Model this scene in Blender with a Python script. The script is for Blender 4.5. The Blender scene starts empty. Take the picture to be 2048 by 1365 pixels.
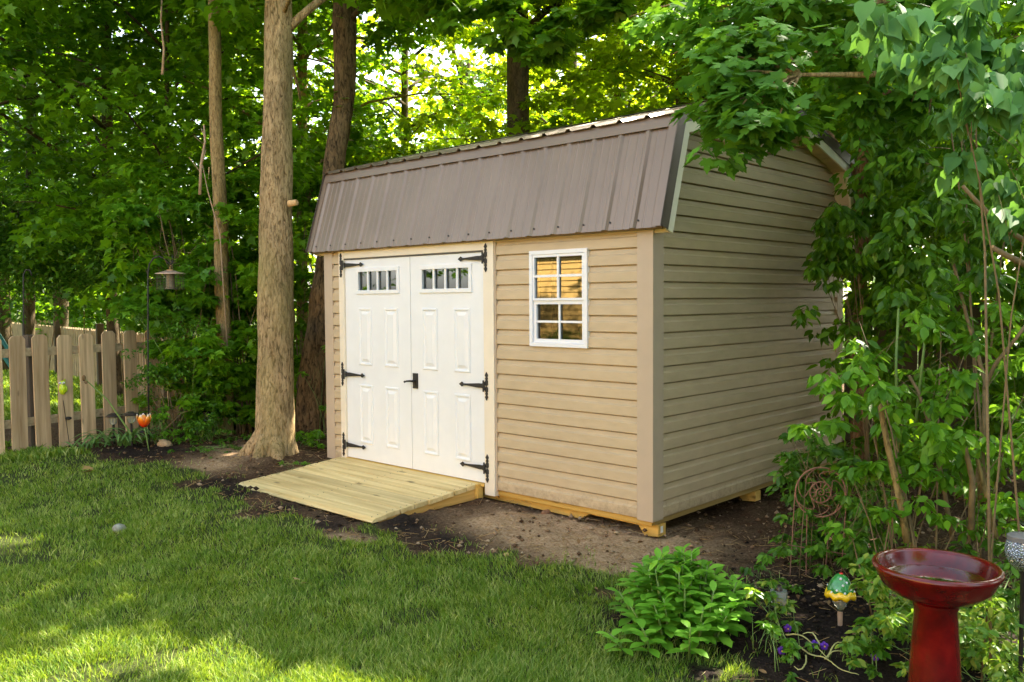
import bpy, bmesh, math, random
import numpy as np
from mathutils import Vector, Matrix
R = math.radians
PI = math.pi
scene = bpy.context.scene
COL = scene.collection

# ------------------------------------------------------------------ camera
CAM = Vector((3.27464, -4.87039, 1.48117))
YAW, PITCH, ROLL, FPX = 0.751235594, -0.0468995301, -0.00711169118, 1744.366
_F = Vector((-math.sin(YAW)*math.cos(PITCH), math.cos(YAW)*math.cos(PITCH), math.sin(PITCH)))
_R0 = Vector((math.cos(YAW), math.sin(YAW), 0)); _U0 = _R0.cross(_F)
_R = _R0*math.cos(ROLL)+_U0*math.sin(ROLL); _U = -_R0*math.sin(ROLL)+_U0*math.cos(ROLL)
cd = bpy.data.cameras.new('camera'); cam = bpy.data.objects.new('camera', cd); COL.objects.link(cam)
cd.sensor_width = 36; cd.lens = FPX/2048*36; cd.clip_end = 500; cd.clip_start = .05
M = Matrix((( _R.x, _U.x, -_F.x, CAM.x), (_R.y, _U.y, -_F.y, CAM.y), (_R.z, _U.z, -_F.z, CAM.z), (0, 0, 0, 1)))
cam.matrix_world = M
scene.camera = cam

# ------------------------------------------------------------------ world, sun, exposure
SUN_EL, SUN_X, SUN_Y = R(45), .08, .997
SUN = Vector((SUN_X*math.cos(SUN_EL), SUN_Y*math.cos(SUN_EL), math.sin(SUN_EL)))
world = bpy.data.worlds.new("World"); scene.world = world; world.use_nodes = True
wn = world.node_tree.nodes; wl = world.node_tree.links
sky = wn.new('ShaderNodeTexSky'); sky.sky_type = 'NISHITA'; sky.sun_disc = False
sky.sun_elevation = SUN_EL; sky.sun_rotation = math.atan2(SUN.x, SUN.y); sky.dust_density = 2.5; sky.air_density = 1.0; sky.ozone_density = .6
hs = wn.new('ShaderNodeHueSaturation'); hs.inputs['Saturation'].default_value = .58; wl.new(sky.outputs[0], hs.inputs['Color'])
tn_ = wn.new('ShaderNodeMix'); tn_.data_type = 'RGBA'; tn_.blend_type = 'MULTIPLY'; tn_.inputs[0].default_value = 1; tn_.inputs[7].default_value = (1.0, 1.0, .98, 1)
wl.new(hs.outputs[0], tn_.inputs[6]); wl.new(tn_.outputs[2], wn['Background'].inputs[0]); wn['Background'].inputs[1].default_value = .15
sl = bpy.data.lights.new('sun', 'SUN'); sl.energy = 5.0; sl.angle = R(.5); sl.color = (1, .9, .72)
so = bpy.data.objects.new('sun', sl); COL.objects.link(so); so.location = (2, 8, 20)
so.rotation_euler = SUN.to_track_quat('Z', 'Y').to_euler()
vs = scene.view_settings; vs.view_transform = 'Standard'; vs.look = 'None'; vs.exposure = 2.45; vs.gamma = 1
scene.render.engine = 'CYCLES'
cy = scene.cycles; cy.max_bounces = 7; cy.diffuse_bounces = 4; cy.glossy_bounces = 3; cy.transmission_bounces = 5; cy.transparent_max_bounces = 8
cy.use_denoising = True; cy.sample_clamp_indirect = 6; cy.caustics_reflective = False; cy.caustics_refractive = False

# ------------------------------------------------------------------ image helpers (pixels of the 2048 wide photograph -> world)
def ray(u, v): return _F + _R*((u-1024)/FPX) - _U*((v-682.5)/FPX)
def at(u, v, d): return CAM + ray(u, v)*d
def gz(x, y):
    z = -.115
    if x < 0: z += -.028*max(x, -4.5)
    if y < 0: z += .022*max(y, -6)
    return z
def gnd(u, v):
    D = ray(u, v); z = -.1
    for i in range(15):
        p = CAM + D*((z-CAM.z)/D.z); z = gz(p.x, p.y)
    return Vector((p.x, p.y, z))
def npgz(x, y):
    return -.115 + np.where(x < 0, -.028*np.maximum(x, -4.5), 0) + np.where(y < 0, .022*np.maximum(y, -6), 0)

def vnoise(x, y, s=1.0, seed=0):
    """smooth value noise in 0..1"""
    x = np.asarray(x, float)/s + 137.3*seed+500; y = np.asarray(y, float)/s + 71.9*seed+500
    xi = np.floor(x).astype(np.int64); yi = np.floor(y).astype(np.int64); fx = x-xi; fy = y-yi
    fx = fx*fx*(3-2*fx); fy = fy*fy*(3-2*fy)
    def h(a, b):
        n = (a*374761393 + b*668265263 + seed*1442695) & 0x7fffffff
        n = ((n ^ (n >> 13))*1274126177) & 0x7fffffff
        return ((n ^ (n >> 16)) & 0xffff)/65535.0
    return (h(xi, yi)*(1-fx)+h(xi+1, yi)*fx)*(1-fy) + (h(xi, yi+1)*(1-fx)+h(xi+1, yi+1)*fx)*fy

# ------------------------------------------------------------------ tagging
def tag(o, label=None, cat=None, group=None, kind=None):
    if label: o['label'] = label
    if cat: o['category'] = cat
    if group: o['group'] = group
    if kind: o['kind'] = kind
    return o
def thing(name, label, cat, loc=(0, 0, 0), group=None, rz=0):
    o = bpy.data.objects.new(name, None); COL.objects.link(o); o.location = loc; o.rotation_euler = (0, 0, rz)
    o.empty_display_size = .1
    return tag(o, label, cat, group)

# ------------------------------------------------------------------ materials
def newmat(name):
    m = bpy.data.materials.new(name); m.use_nodes = True
    nt = m.node_tree; b = nt.nodes['Principled BSDF']
    return m, nt, b
def N(nt, t, **kw):
    n = nt.nodes.new(t)
    for k, v in kw.items(): setattr(n, k, v)
    return n
def ramp(nt, fac, stops):
    r = N(nt, 'ShaderNodeValToRGB'); nt.links.new(fac, r.inputs[0])
    e = r.color_ramp.elements
    while len(e) < len(stops): e.new(.5)
    for i, (p, c) in enumerate(stops):
        e[i].position = p; e[i].color = (c[0], c[1], c[2], 1)
    return r.outputs[0]
def coords(nt, scale=(1, 1, 1), kind='pos'):
    mp = N(nt, 'ShaderNodeMapping'); mp.inputs['Scale'].default_value = scale
    if kind == 'pos': nt.links.new(N(nt, 'ShaderNodeNewGeometry').outputs['Position'], mp.inputs[0])
    else: nt.links.new(N(nt, 'ShaderNodeTexCoord').outputs['Object'], mp.inputs[0])
    return mp.outputs[0]
def noise(nt, vec, scale, detail=4, rough=.55):
    n = N(nt, 'ShaderNodeTexNoise'); n.inputs['Scale'].default_value = scale; n.inputs['Detail'].default_value = detail
    n.inputs['Roughness'].default_value = rough; nt.links.new(vec, n.inputs['Vector']); return n.outputs[0]
def bump(nt, b, h, strength=.3, dist=.01):
    n = N(nt, 'ShaderNodeBump'); n.inputs['Strength'].default_value = strength; n.inputs['Distance'].default_value = dist
    nt.links.new(h, n.inputs['Height']); nt.links.new(n.outputs[0], b.inputs['Normal']); return n
def mixc(nt, fac, a, b, mode='MIX'):
    n = N(nt, 'ShaderNodeMix', data_type='RGBA', blend_type=mode)
    if isinstance(fac, (int, float)): n.inputs[0].default_value = fac
    else: nt.links.new(fac, n.inputs[0])
    for k, v in ((6, a), (7, b)):
        if isinstance(v, tuple): n.inputs[k].default_value = (v[0], v[1], v[2], 1)
        else: nt.links.new(v, n.inputs[k])
    return n.outputs[2]
def simple(name, col, rough=.5, metal=0, var=.12, scale=12, bmp=.0, stretch=(1, 1, 1), spec=.5, coat=0, kind='pos'):
    m, nt, b = newmat(name)
    v = coords(nt, stretch, kind)
    f = noise(nt, v, scale)
    c = ramp(nt, f, [(.3, tuple(x*(1-var) for x in col)), (.7, tuple(min(1, x*(1+var)) for x in col))])
    nt.links.new(c, b.inputs['Base Color']); b.inputs['Roughness'].default_value = rough; b.inputs['Metallic'].default_value = metal
    b.inputs['Specular IOR Level'].default_value = spec; b.inputs['Coat Weight'].default_value = coat
    if bmp: bump(nt, b, noise(nt, v, scale*4), bmp, .004)
    return m
def leafmat(name, cols, trans, tw=.45, rough=.42, spec=.4, big=.9, nscale=1.1):
    """cols: three colours chosen at random per leaf; soft clumps of lighter and darker leaves"""
    m = bpy.data.materials.new(name); m.use_nodes = True; nt = m.node_tree
    b = nt.nodes['Principled BSDF']; out = nt.nodes['Material Output']
    g = N(nt, 'ShaderNodeNewGeometry')
    add = N(nt, 'ShaderNodeMath', operation='MULTIPLY_ADD')
    n = noise(nt, g.outputs['Position'], nscale, 2)
    nt.links.new(n, add.inputs[0]); add.inputs[1].default_value = big
    sub = N(nt, 'ShaderNodeMath', operation='MULTIPLY_ADD'); nt.links.new(g.outputs['Random Per Island'], sub.inputs[0])
    sub.inputs[1].default_value = .8; sub.inputs[2].default_value = .1-big*.5
    nt.links.new(sub.outputs[0], add.inputs[2])
    c = ramp(nt, add.outputs[0], [(.1, cols[0]), (.5, cols[1]), (.92, cols[2])])
    nt.links.new(c, b.inputs['Base Color']); b.inputs['Roughness'].default_value = rough; b.inputs['Specular IOR Level'].default_value = spec
    t = N(nt, 'ShaderNodeBsdfTranslucent')
    tc = ramp(nt, add.outputs[0], [(.1, tuple(x*.6 for x in trans)), (.9, trans)])
    nt.links.new(tc, t.inputs[0])
    mx = N(nt, 'ShaderNodeMixShader'); mx.inputs[0].default_value = tw
    nt.links.new(b.outputs[0], mx.inputs[1]); nt.links.new(t.outputs[0], mx.inputs[2]); nt.links.new(mx.outputs[0], out.inputs[0])
    return m
def barkmat(name, dark, light, sc=1.0, bs=.6, moss=None):
    m, nt, b = newmat(name)
    v = coords(nt, (46*sc, 46*sc, 13*sc)); v2 = coords(nt, (1, 1, .45))
    vo = N(nt, 'ShaderNodeTexNoise'); vo.inputs['Scale'].default_value = 1; vo.inputs['Detail'].default_value = 6; vo.inputs['Roughness'].default_value = .62
    vo.inputs['Distortion'].default_value = .9; nt.links.new(v, vo.inputs['Vector'])
    h = ramp(nt, vo.outputs[0], [(.36, (0, 0, 0)), (.56, (1, 1, 1))])
    c = mixc(nt, h, dark, light)
    big = ramp(nt, noise(nt, coords(nt, (15*sc, 15*sc, 2.6*sc)), 1, 3), [(.3, (.72, .70, .66)), (.55, (1, 1, 1))]); c = mixc(nt, 1.0, c, big, 'MULTIPLY')
    blot = ramp(nt, noise(nt, v2, 3.2, 5), [(.35, (.62, .6, .55)), (.65, (1.1, 1.06, 1.0))])
    c = mixc(nt, .8, c, blot, 'MULTIPLY')
    if moss:
        mf = ramp(nt, noise(nt, v2, 1.7, 4), [(.5, (0, 0, 0)), (.7, (.6, .6, .6))]); c = mixc(nt, mf, c, moss)
    nt.links.new(c, b.inputs['Base Color']); b.inputs['Roughness'].default_value = .9; b.inputs['Specular IOR Level'].default_value = .2
    bump(nt, b, vo.outputs[0], bs, .06)
    return m
def woodmat(name, a, c2, axis='z', rough=.7, knots=True, grain=1.0):
    m, nt, b = newmat(name)
    st = {'x': (1.2, 22, 22), 'y': (22, 1.2, 22), 'z': (22, 22, 1.2)}[axis]
    v = coords(nt, tuple(s*grain for s in st)); info = N(nt, 'ShaderNodeObjectInfo')
    off = N(nt, 'ShaderNodeVectorMath', operation='ADD'); nt.links.new(v, off.inputs[0]); 
    sc_ = N(nt, 'ShaderNodeVectorMath', operation='SCALE'); cmb = N(nt, 'ShaderNodeCombineXYZ')
    for k in range(3): nt.links.new(info.outputs['Random'], cmb.inputs[k])
    nt.links.new(cmb.outputs[0], sc_.inputs[0]); sc_.inputs['Scale'].default_value = 90; nt.links.new(sc_.outputs[0], off.inputs[1])
    f = noise(nt, off.outputs[0], 1, 5, .6)
    c = ramp(nt, f, [(.3, a), (.68, c2)])
    if knots:
        vv = coords(nt, {'x': (1, 3, 3), 'y': (3, 1, 3), 'z': (3, 3, 1)}[axis])
        k = N(nt, 'ShaderNodeTexVoronoi'); k.inputs['Scale'].default_value = 2.1 if name != 'cedar_picket' else 2.6; nt.links.new(vv, k.inputs['Vector'])
        kf = ramp(nt, k.outputs['Distance'], [(.05, (.25, .25, .25)), (.13, (1, 1, 1))])
        c = mixc(nt, .8, c, kf, 'MULTIPLY')
    tone = N(nt, 'ShaderNodeMath', operation='MULTIPLY_ADD'); nt.links.new(info.outputs['Random'], tone.inputs[0]); tone.inputs[1].default_value = .32; tone.inputs[2].default_value = .82
    cc = N(nt, 'ShaderNodeVectorMath', operation='SCALE'); nt.links.new(c, cc.inputs[0]); nt.links.new(tone.outputs[0], cc.inputs['Scale'])
    nt.links.new(cc.outputs[0], b.inputs['Base Color']); b.inputs['Roughness'].default_value = rough; b.inputs['Specular IOR Level'].default_value = .25
    bump(nt, b, f, .25, .006)
    return m

MT = {}
m, nt, b = newmat('vinyl_siding'); v = coords(nt, (1, 1, 3)); c = ramp(nt, noise(nt, v, 6, 5), [(.3, (.50, .382, .238)), (.7, (.57, .44, .275))])
fade = ramp(nt, noise(nt, coords(nt, (.8, .8, .8)), 1.1, 3), [(.3, (.93, .93, .92)), (.7, (1.04, 1.03, 1.02))]); c = mixc(nt, 1.0, c, fade, 'MULTIPLY')
sep = N(nt, 'ShaderNodeSeparateXYZ'); nt.links.new(coords(nt), sep.inputs[0]); spl = N(nt, 'ShaderNodeMath', operation='MULTIPLY_ADD'); nt.links.new(noise(nt, coords(nt), 28, 5, .7), spl.inputs[0]); spl.inputs[1].default_value = .42
sb = N(nt, 'ShaderNodeMath', operation='MULTIPLY_ADD'); nt.links.new(sep.outputs[2], sb.inputs[0]); sb.inputs[1].default_value = -1.0; sb.inputs[2].default_value = .0; nt.links.new(sb.outputs[0], spl.inputs[2])
c = mixc(nt, ramp(nt, spl.outputs[0], [(.13, (0, 0, 0)), (.25, (.5, .5, .5))]), c, (.24, .16, .09))
nt.links.new(c, b.inputs['Base Color']); b.inputs['Roughness'].default_value = .48; b.inputs['Specular IOR Level'].default_value = .35; bump(nt, b, noise(nt, coords(nt, (1.2, 1.2, 9)), 3.0, 3), .25, .006); MT['siding'] = m
MT['post'] = simple('corner_vinyl', (.49, .38, .27), .5, 0, .04, 6, .05, (1, 1, 1), .35)
MT['cream'] = simple('cream_trim', (.80, .70, .55), .5, 0, .04, 5, 0)
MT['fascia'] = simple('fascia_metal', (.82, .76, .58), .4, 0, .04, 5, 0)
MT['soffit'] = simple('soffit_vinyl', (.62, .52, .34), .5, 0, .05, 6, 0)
MT['roof'] = simple('painted_steel', (.245, .178, .13), .30, .4, .08, 2.5, .05, (1, 1, 1), .5)
MT['roofdark'] = simple('trim_steel', (.10, .075, .055), .35, .2, .06, 4, 0)
MT['white'] = simple('white_paint', (.80, .80, .80), .42, 0, .02, 8, .04)
MT['vinylwhite'] = simple('white_vinyl', (.8, .8, .82), .35, 0, .02, 8)
MT['black'] = simple('black_iron', (.018, .014, .012), .6, .0, .2, 30, .2)
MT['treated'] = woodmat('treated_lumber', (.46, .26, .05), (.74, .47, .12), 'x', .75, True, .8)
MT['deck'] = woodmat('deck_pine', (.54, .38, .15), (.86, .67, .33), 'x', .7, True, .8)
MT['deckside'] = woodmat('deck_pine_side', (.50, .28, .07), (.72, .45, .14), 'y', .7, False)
MT['picket'] = woodmat('cedar_picket', (.36, .23, .12), (.72, .52, .31), 'z', .85)
MT['picketfar'] = simple('far_picket_wood', (.40, .29, .18), .85, 0, .2, 6, 0)
MT['darkwood'] = simple('dark_fence_wood', (.10, .07, .045), .85, 0, .3, 6, .1, (1, 1, .2))
MT['bark1'] = barkmat('maple_bark', (.19, .125, .055), (.62, .45, .25), 1.0, .8, (.34, .29, .11))
MT['bark2'] = barkmat('smooth_bark', (.17, .115, .05), (.42, .30, .14), 1.3, .35, (.13, .14, .05))
MT['bark3'] = barkmat('dark_bark', (.05, .035, .018), (.25, .17, .09), .7, .8)
MT['bark4'] = barkmat('far_bark', (.05, .04, .025), (.14, .105, .06), 1.0, .4)
MT['bark5'] = barkmat('red_bark', (.16, .085, .04), (.33, .19, .10), 1.6, .4)
MT['stem'] = simple('shrub_stem', (.19, .13, .06), .8, 0, .25, 30, .2)
MT['greenstem'] = simple('green_stem', (.16, .26, .06), .6, 0, .2, 20)
MT['cutwood'] = simple('cut_wood', (.62, .38, .17), .8, 0, .2, 60)
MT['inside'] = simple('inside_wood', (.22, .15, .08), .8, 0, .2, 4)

MT['lf_dark'] = leafmat('leaf_maple_shade_tint', [(.022, .072, .003), (.060, .16, .007), (.135, .28, .014)], (.26, .48, .01), .45, spec=.3)  # darker copy of the maple leaf: shade put into the colour
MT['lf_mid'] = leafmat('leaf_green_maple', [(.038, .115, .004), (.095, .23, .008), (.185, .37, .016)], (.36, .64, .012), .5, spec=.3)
MT['lf_lit'] = leafmat('leaf_maple_sun_tint', [(.05, .13, .005), (.11, .24, .010), (.20, .38, .018)], (.66, .84, .012), .6, spec=.35)  # sunlit copy of the maple leaf: light put into colour and translucency
MT['lf_near'] = leafmat('leaf_near_maple', [(.045, .14, .012), (.085, .225, .02), (.14, .33, .03)], (.25, .5, .02), .34, .55, .22)
MT['lf_heart'] = leafmat('leaf_heart', [(.06, .17, .04), (.09, .23, .055), (.13, .30, .07)], (.2, .42, .05), .28, .55, .25)
MT['lf_bright'] = leafmat('leaf_honeysuckle', [(.05, .16, .008), (.11, .28, .012), (.20, .42, .02)], (.28, .55, .03), .4)
MT['lf_shrub'] = leafmat('leaf_shrub', [(.032, .10, .006), (.075, .19, .010), (.14, .30, .018)], (.14, .34, .02), .35)
MT['lf_phlox'] = leafmat('leaf_phlox', [(.10, .28, .02), (.17, .42, .03), (.26, .54, .05)], (.32, .62, .03), .3, .45, .3)
MT['lf_iris'] = leafmat('leaf_iris', [(.11, .22, .06), (.16, .30, .08), (.22, .38, .11)], (.25, .45, .06), .3)
MT['lf_yellow'] = leafmat('leaf_groundcover', [(.05, .16, .012), (.11, .27, .02), (.34, .38, .05)], (.3, .5, .03), .35)
MT['lf_far'] = leafmat('leaf_far', [(.04, .11, .005), (.10, .22, .010), (.20, .36, .02)], (.55, .80, .03), .55, big=1.2, nscale=.45)
MT['lf_dry'] = leafmat('leaf_dry', [(.30, .17, .06), (.45, .28, .10), (.55, .40, .2)], (.4, .25, .08), .25)

# ------------------------------------------------------------------ mesh builder
class MB:
    def __init__(s): s.v = []; s.f = []
    def add(s, vs, fs):
        k = len(s.v); s.v += [tuple(p) for p in vs]; s.f += [tuple(i+k for i in f) for f in fs]; return s
    def box(s, x0, y0, z0, x1, y1, z1):
        return s.add([(x0, y0, z0), (x1, y0, z0), (x1, y1, z0), (x0, y1, z0), (x0, y0, z1), (x1, y0, z1), (x1, y1, z1), (x0, y1, z1)],
                     [(3, 2, 1, 0), (4, 5, 6, 7), (0, 1, 5, 4), (1, 2, 6, 5), (2, 3, 7, 6), (3, 0, 4, 7)])
    def prism(s, poly, a, b, axis='y'):
        """poly: 2d outline, extruded from a to b along axis"""
        n = len(poly)
        def P(p, t):
            return {'y': (p[0], t, p[1]), 'x': (t, p[0], p[1]), 'z': (p[0], p[1], t)}[axis]
        vs = [P(p, a) for p in poly]+[P(p, b) for p in poly]
        return s.add(vs, [tuple(range(n))[::-1], tuple(range(n, 2*n))]+[(i, (i+1) % n, (i+1) % n+n, i+n) for i in range(n)])
    def sheet(s, prof, a, b, axis='x'):
        n = len(prof)
        def P(p, t):
            return {'y': (p[0], t, p[1]), 'x': (t, p[0], p[1]), 'z': (p[0], p[1], t)}[axis]
        return s.add([P(p, a) for p in prof]+[P(p, b) for p in prof], [(i, i+1, i+1+n, i+n) for i in range(n-1)])
    def tube(s, pts, rad, n=8, cap=True, noise=0, rng=None):
        pts = [Vector(p) for p in pts]
        if isinstance(rad, (int, float)): rad = [rad]*len(pts)
        elif len(rad) == 2 and len(pts) > 2: rad = [rad[0]+(rad[1]-rad[0])*i/(len(pts)-1) for i in range(len(pts))]
        vs = []; prev = None
        for i, p in enumerate(pts):
            t = (pts[min(i+1, len(pts)-1)]-pts[max(i-1, 0)]).normalized()
            if prev is None:
                x = t.orthogonal().normalized()
            else:
                x = prev - t*prev.dot(t)
                x = x.normalized() if x.length > 1e-6 else t.orthogonal().normalized()
            prev = x; y = t.cross(x)
            for k in range(n):
                a = 2*PI*k/n; rr = rad[i]*(1+(noise*(rng.random()-.5) if noise else 0))
                vs.append(p+(x*math.cos(a)+y*math.sin(a))*rr)
        fs = [(i*n+k, i*n+(k+1) % n, (i+1)*n+(k+1) % n, (i+1)*n+k) for i in range(len(pts)-1) for k in range(n)]
        if cap: fs += [tuple(range(n))[::-1], tuple((len(pts)-1)*n+k for k in range(n))]
        return s.add(vs, fs)
    def lathe(s, prof, n=24, c=(0, 0, 0), wav=None, cap=True):
        vs = []
        for (r, z) in prof:
            for k in range(n):
                a = 2*PI*k/n; w = wav(a, r, z) if wav else (0, 0)
                vs.append((c[0]+(r+w[0])*math.cos(a), c[1]+(r+w[0])*math.sin(a), c[2]+z+w[1]))
        fs = [(i*n+k, i*n+(k+1) % n, (i+1)*n+(k+1) % n, (i+1)*n+k) for i in range(len(prof)-1) for k in range(n)]
        if cap: fs += [tuple(range(n))[::-1], tuple((len(prof)-1)*n+k for k in range(n))]
        return s.add(vs, fs)
    def ball(s, c, r, n=10, m=7, sq=(1, 1, 1)):
        prof = [(math.sin(PI*i/m)*r, -math.cos(PI*i/m)*r) for i in range(m+1)]; prof[0] = (r*.02, -r); prof[-1] = (r*.02, r)
        k = len(s.v); s.lathe(prof, n)
        for i in range(k, len(s.v)):
            p = s.v[i]; s.v[i] = (p[0]*sq[0]+c[0], p[1]*sq[1]+c[1], p[2]*sq[2]+c[2])
        return s
    def xf(s, m, k=0):
        for i in range(k, len(s.v)): s.v[i] = tuple(m @ Vector(s.v[i]))
        return s
    def build(s, name, mat, parent=None, smooth=False, bevel=0, fix=True):
        me = bpy.data.meshes.new(name); me.from_pydata(s.v, [], s.f); me.update()
        if fix:
            bm = bmesh.new(); bm.from_mesh(me); bmesh.ops.recalc_face_normals(bm, faces=bm.faces); bm.to_mesh(me); bm.free()
        me.materials.append(mat)
        if smooth:
            me.polygons.foreach_set('use_smooth', [True]*len(me.polygons))
            if smooth != 'full': me.set_sharp_from_angle(angle=R(45))
        o = bpy.data.objects.new(name, me); COL.objects.link(o)
        if parent: o.parent = parent
        if bevel:
            md = o.modifiers.new('bevel', 'BEVEL'); md.width = bevel; md.segments = 2; md.limit_method = 'ANGLE'
        return o

def npmesh(name, V, polys, mat, parent=None, mats=None):
    """V (n,3); polys: list of (face array (m,k))"""
    me = bpy.data.meshes.new(name)
    V = np.asarray(V, np.float32); me.vertices.add(len(V)); me.vertices.foreach_set('co', V.ravel())
    loops = np.concatenate([p.ravel() for p in polys]).astype(np.int32)
    tot = np.concatenate([np.full(len(p), p.shape[1]) for p in polys]).astype(np.int32)
    st = np.concatenate([[0], np.cumsum(tot)[:-1]]).astype(np.int32)
    me.loops.add(len(loops)); me.loops.foreach_set('vertex_index', loops)
    me.polygons.add(len(tot)); me.polygons.foreach_set('loop_start', st); me.polygons.foreach_set('loop_total', tot)
    me.update(calc_edges=True); me.materials.append(mat)
    o = bpy.data.objects.new(name, me); COL.objects.link(o)
    if parent: o.parent = parent
    return o

# leaf templates: (verts, faces)
def T(v, f): return np.array(v, float), f
KITE = T([(0, 0, 0), (.33, .42, .05), (0, 1, -.08), (-.33, .42, .05)], [(0, 1, 2, 3)])
OVAL = T([(0, 0, 0), (.20, .24, .04), (.24, .58, .03), (0, 1, -.10), (-.24, .58, .03), (-.20, .24, .04)], [(0, 1, 2, 3), (0, 3, 4, 5)])
HEART = T([(0, .06, 0), (.22, -.02, .04), (.40, .16, .06), (.36, .46, .04), (.14, .78, -.03), (0, 1.05, -.14), (-.14, .78, -.03), (-.36, .46, .04), (-.40, .16, .06), (-.22, -.02, .04)],
          [(0, 1, 2, 3, 4, 5), (0, 5, 6, 7, 8, 9)])
_mh = [(0, 0), (.13, -.05), (.36, -.08), (.27, .08), (.40, .13), (.58, .34), (.46, .38), (.44, .50), (.24, .43), (.20, .60), (.27, .70), (.15, .74), (0, 1.02)]
_mv = [(x, y, .07*(x*x*2)-.16*max(0, y-.45)**1.3-abs(x)*.10) for x, y in _mh] + [(-x, y, .07*(x*x*2)-.16*max(0, y-.45)**1.3-abs(x)*.10) for x, y in _mh[1:-1]] + [(0, .38, .03)]
_n = len(_mh); _c = len(_mv)-1
_rt = list(range(_n)); _lt = [0]+list(range(_n, 2*_n-2))+[_n-1]
MAPLE = T(_mv, [(_rt[i], _rt[i+1], _c) for i in range(_n-1)]+[(_lt[i+1], _lt[i], _c) for i in range(len(_lt)-1)])
STAR = T([(0, 0, 0), (.42, .02, -.05), (.26, .24, .02), (.54, .46, -.06), (.20, .54, .02), (0, 1, -.12), (-.20, .54, .02), (-.54, .46, -.06), (-.26, .24, .02), (-.42, .02, -.05)],
         [(0, 1, 2, 3, 4, 5), (0, 5, 6, 7, 8, 9)])
STRAP = T([(-.5, 0, 0), (.5, 0, 0), (.5, .4, .1), (-.5, .4, .1), (.4, .75, .02), (-.4, .75, .02), (0, 1, -.2)], [(0, 1, 2, 3), (3, 2, 4, 5), (5, 4, 6)])
PHLOX = T([(0, 0, 0), (.14, .22, .05), (.25, .5, .06), (.22, .74, .0), (0, 1, -.12), (-.22, .74, .0), (-.25, .5, .06), (-.14, .22, .05), (0, .5, .0)],
          [(0, 1, 8), (1, 2, 8), (2, 3, 8), (3, 4, 8), (4, 5, 8), (5, 6, 8), (6, 7, 8), (7, 0, 8)])

def leaves(name, tmpl, P, A, Nn, S, mat, parent=None, origin=(0, 0, 0)):
    TV, TF = tmpl; n = len(P); P = P-np.array(origin)
    A = A/np.linalg.norm(A, axis=1, keepdims=True)
    X = np.cross(A, Nn); X /= (np.linalg.norm(X, axis=1, keepdims=True)+1e-9); Z = np.cross(X, A)
    S = np.broadcast_to(np.asarray(S, float), (n,))[:, None, None]
    V = P[:, None, :] + S*(TV[None, :, 0:1]*X[:, None, :] + TV[None, :, 1:2]*A[:, None, :] + TV[None, :, 2:3]*Z[:, None, :])
    k = len(TV); off = (np.arange(n)*k)[:, None]; polys = {}
    for f in TF: polys.setdefault(len(f), []).append(np.array(f)[None, :]+off)
    return npmesh(name, V.reshape(-1, 3), [np.concatenate(v) for v in polys.values()], mat, parent)

# places where the sun gets through the canopy to the ground: leaves on those rays are missing
HOLES = []
def sunhole(P):
    s = SUN; t = (P[:, 2]+.16)/s.z
    gx = P[:, 0]-s.x*t; gy = P[:, 1]-s.y*t; m = np.zeros(len(P), bool)
    for (cx, cy, a, b, ang) in HOLES:
        dx = gx-cx; dy = gy-cy; ca, sa = math.cos(ang), math.sin(ang)
        e = ((dx*ca+dy*sa)/a)**2+((-dx*sa+dy*ca)/b)**2
        e = e*(1+.6*(vnoise(gx, gy, .16, 3)-.5)+.7*(vnoise(gx, gy, .45, 5)-.5))
        m |= (e < 1) & (P[:, 2] > 1.2)
    return m

# breaks in the canopy that let the low sun reach the maples behind the roof: (centre, radius) seen along the sun's direction
_e1 = SUN.cross(Vector((0, 0, 1))).normalized(); _e2 = _e1.cross(SUN).normalized()
GAPS = [(at(1000, 130, 15.0), 1.7), (at(760, 120, 16.0), 1.6), (at(1180, 150, 16.0), 1.7), (at(880, 230, 16.5), 1.5), (at(1290, 60, 17.0), 1.5), (at(700, 260, 15), 1.1), (at(640, 60, 14), 1.0), (at(20, 100, 14), .9), (at(1100, 20, 15), 1.4), (at(1330, 200, 14), 1.2),
        (at(330, 420, 10.5), .5), (at(1650, 810, 4.3), .22)]
def sungap(P):
    a = P @ np.array(_e1); b = P @ np.array(_e2); c = P @ np.array(SUN); m = np.zeros(len(P), bool)
    for T_, r in GAPS:
        ta, tb, tc = T_.dot(_e1), T_.dot(_e2), T_.dot(SUN); e = np.hypot(a-ta, b-tb)/r+(vnoise(a, b, .5, 17)-.5)*.8
        m |= (e < 1) & (c > tc+.5)
    return m
def clumpleaves(rng, clumps, tilt=.45, droop=.35, up=1.0):
    """clumps: (c(3), r(3), n, s) -> P, A, N, S"""
    Ps, As, Ns, Ss = [], [], [], []
    for c, r, n, s in clumps:
        d = rng.normal(size=(n, 3)); d /= np.linalg.norm(d, axis=1, keepdims=True)
        rad = rng.random(n)**.45; q = d*rad[:, None]
        Ps.append(np.array(c)+q*np.array(r))
        a = np.stack([q[:, 0]+rng.normal(size=n)*.6, q[:, 1]+rng.normal(size=n)*.6, np.full(n, -droop)+rng.normal(size=n)*.25], 1)
        As.append(a)
        Ns.append(np.stack([rng.normal(size=n)*tilt+q[:, 0]*.3, rng.normal(size=n)*tilt+q[:, 1]*.3, np.full(n, up)], 1))
        Ss.append(s*(.65+.6*rng.random(n)))
    return np.concatenate(Ps), np.concatenate(As), np.concatenate(Ns), np.concatenate(Ss)

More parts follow.
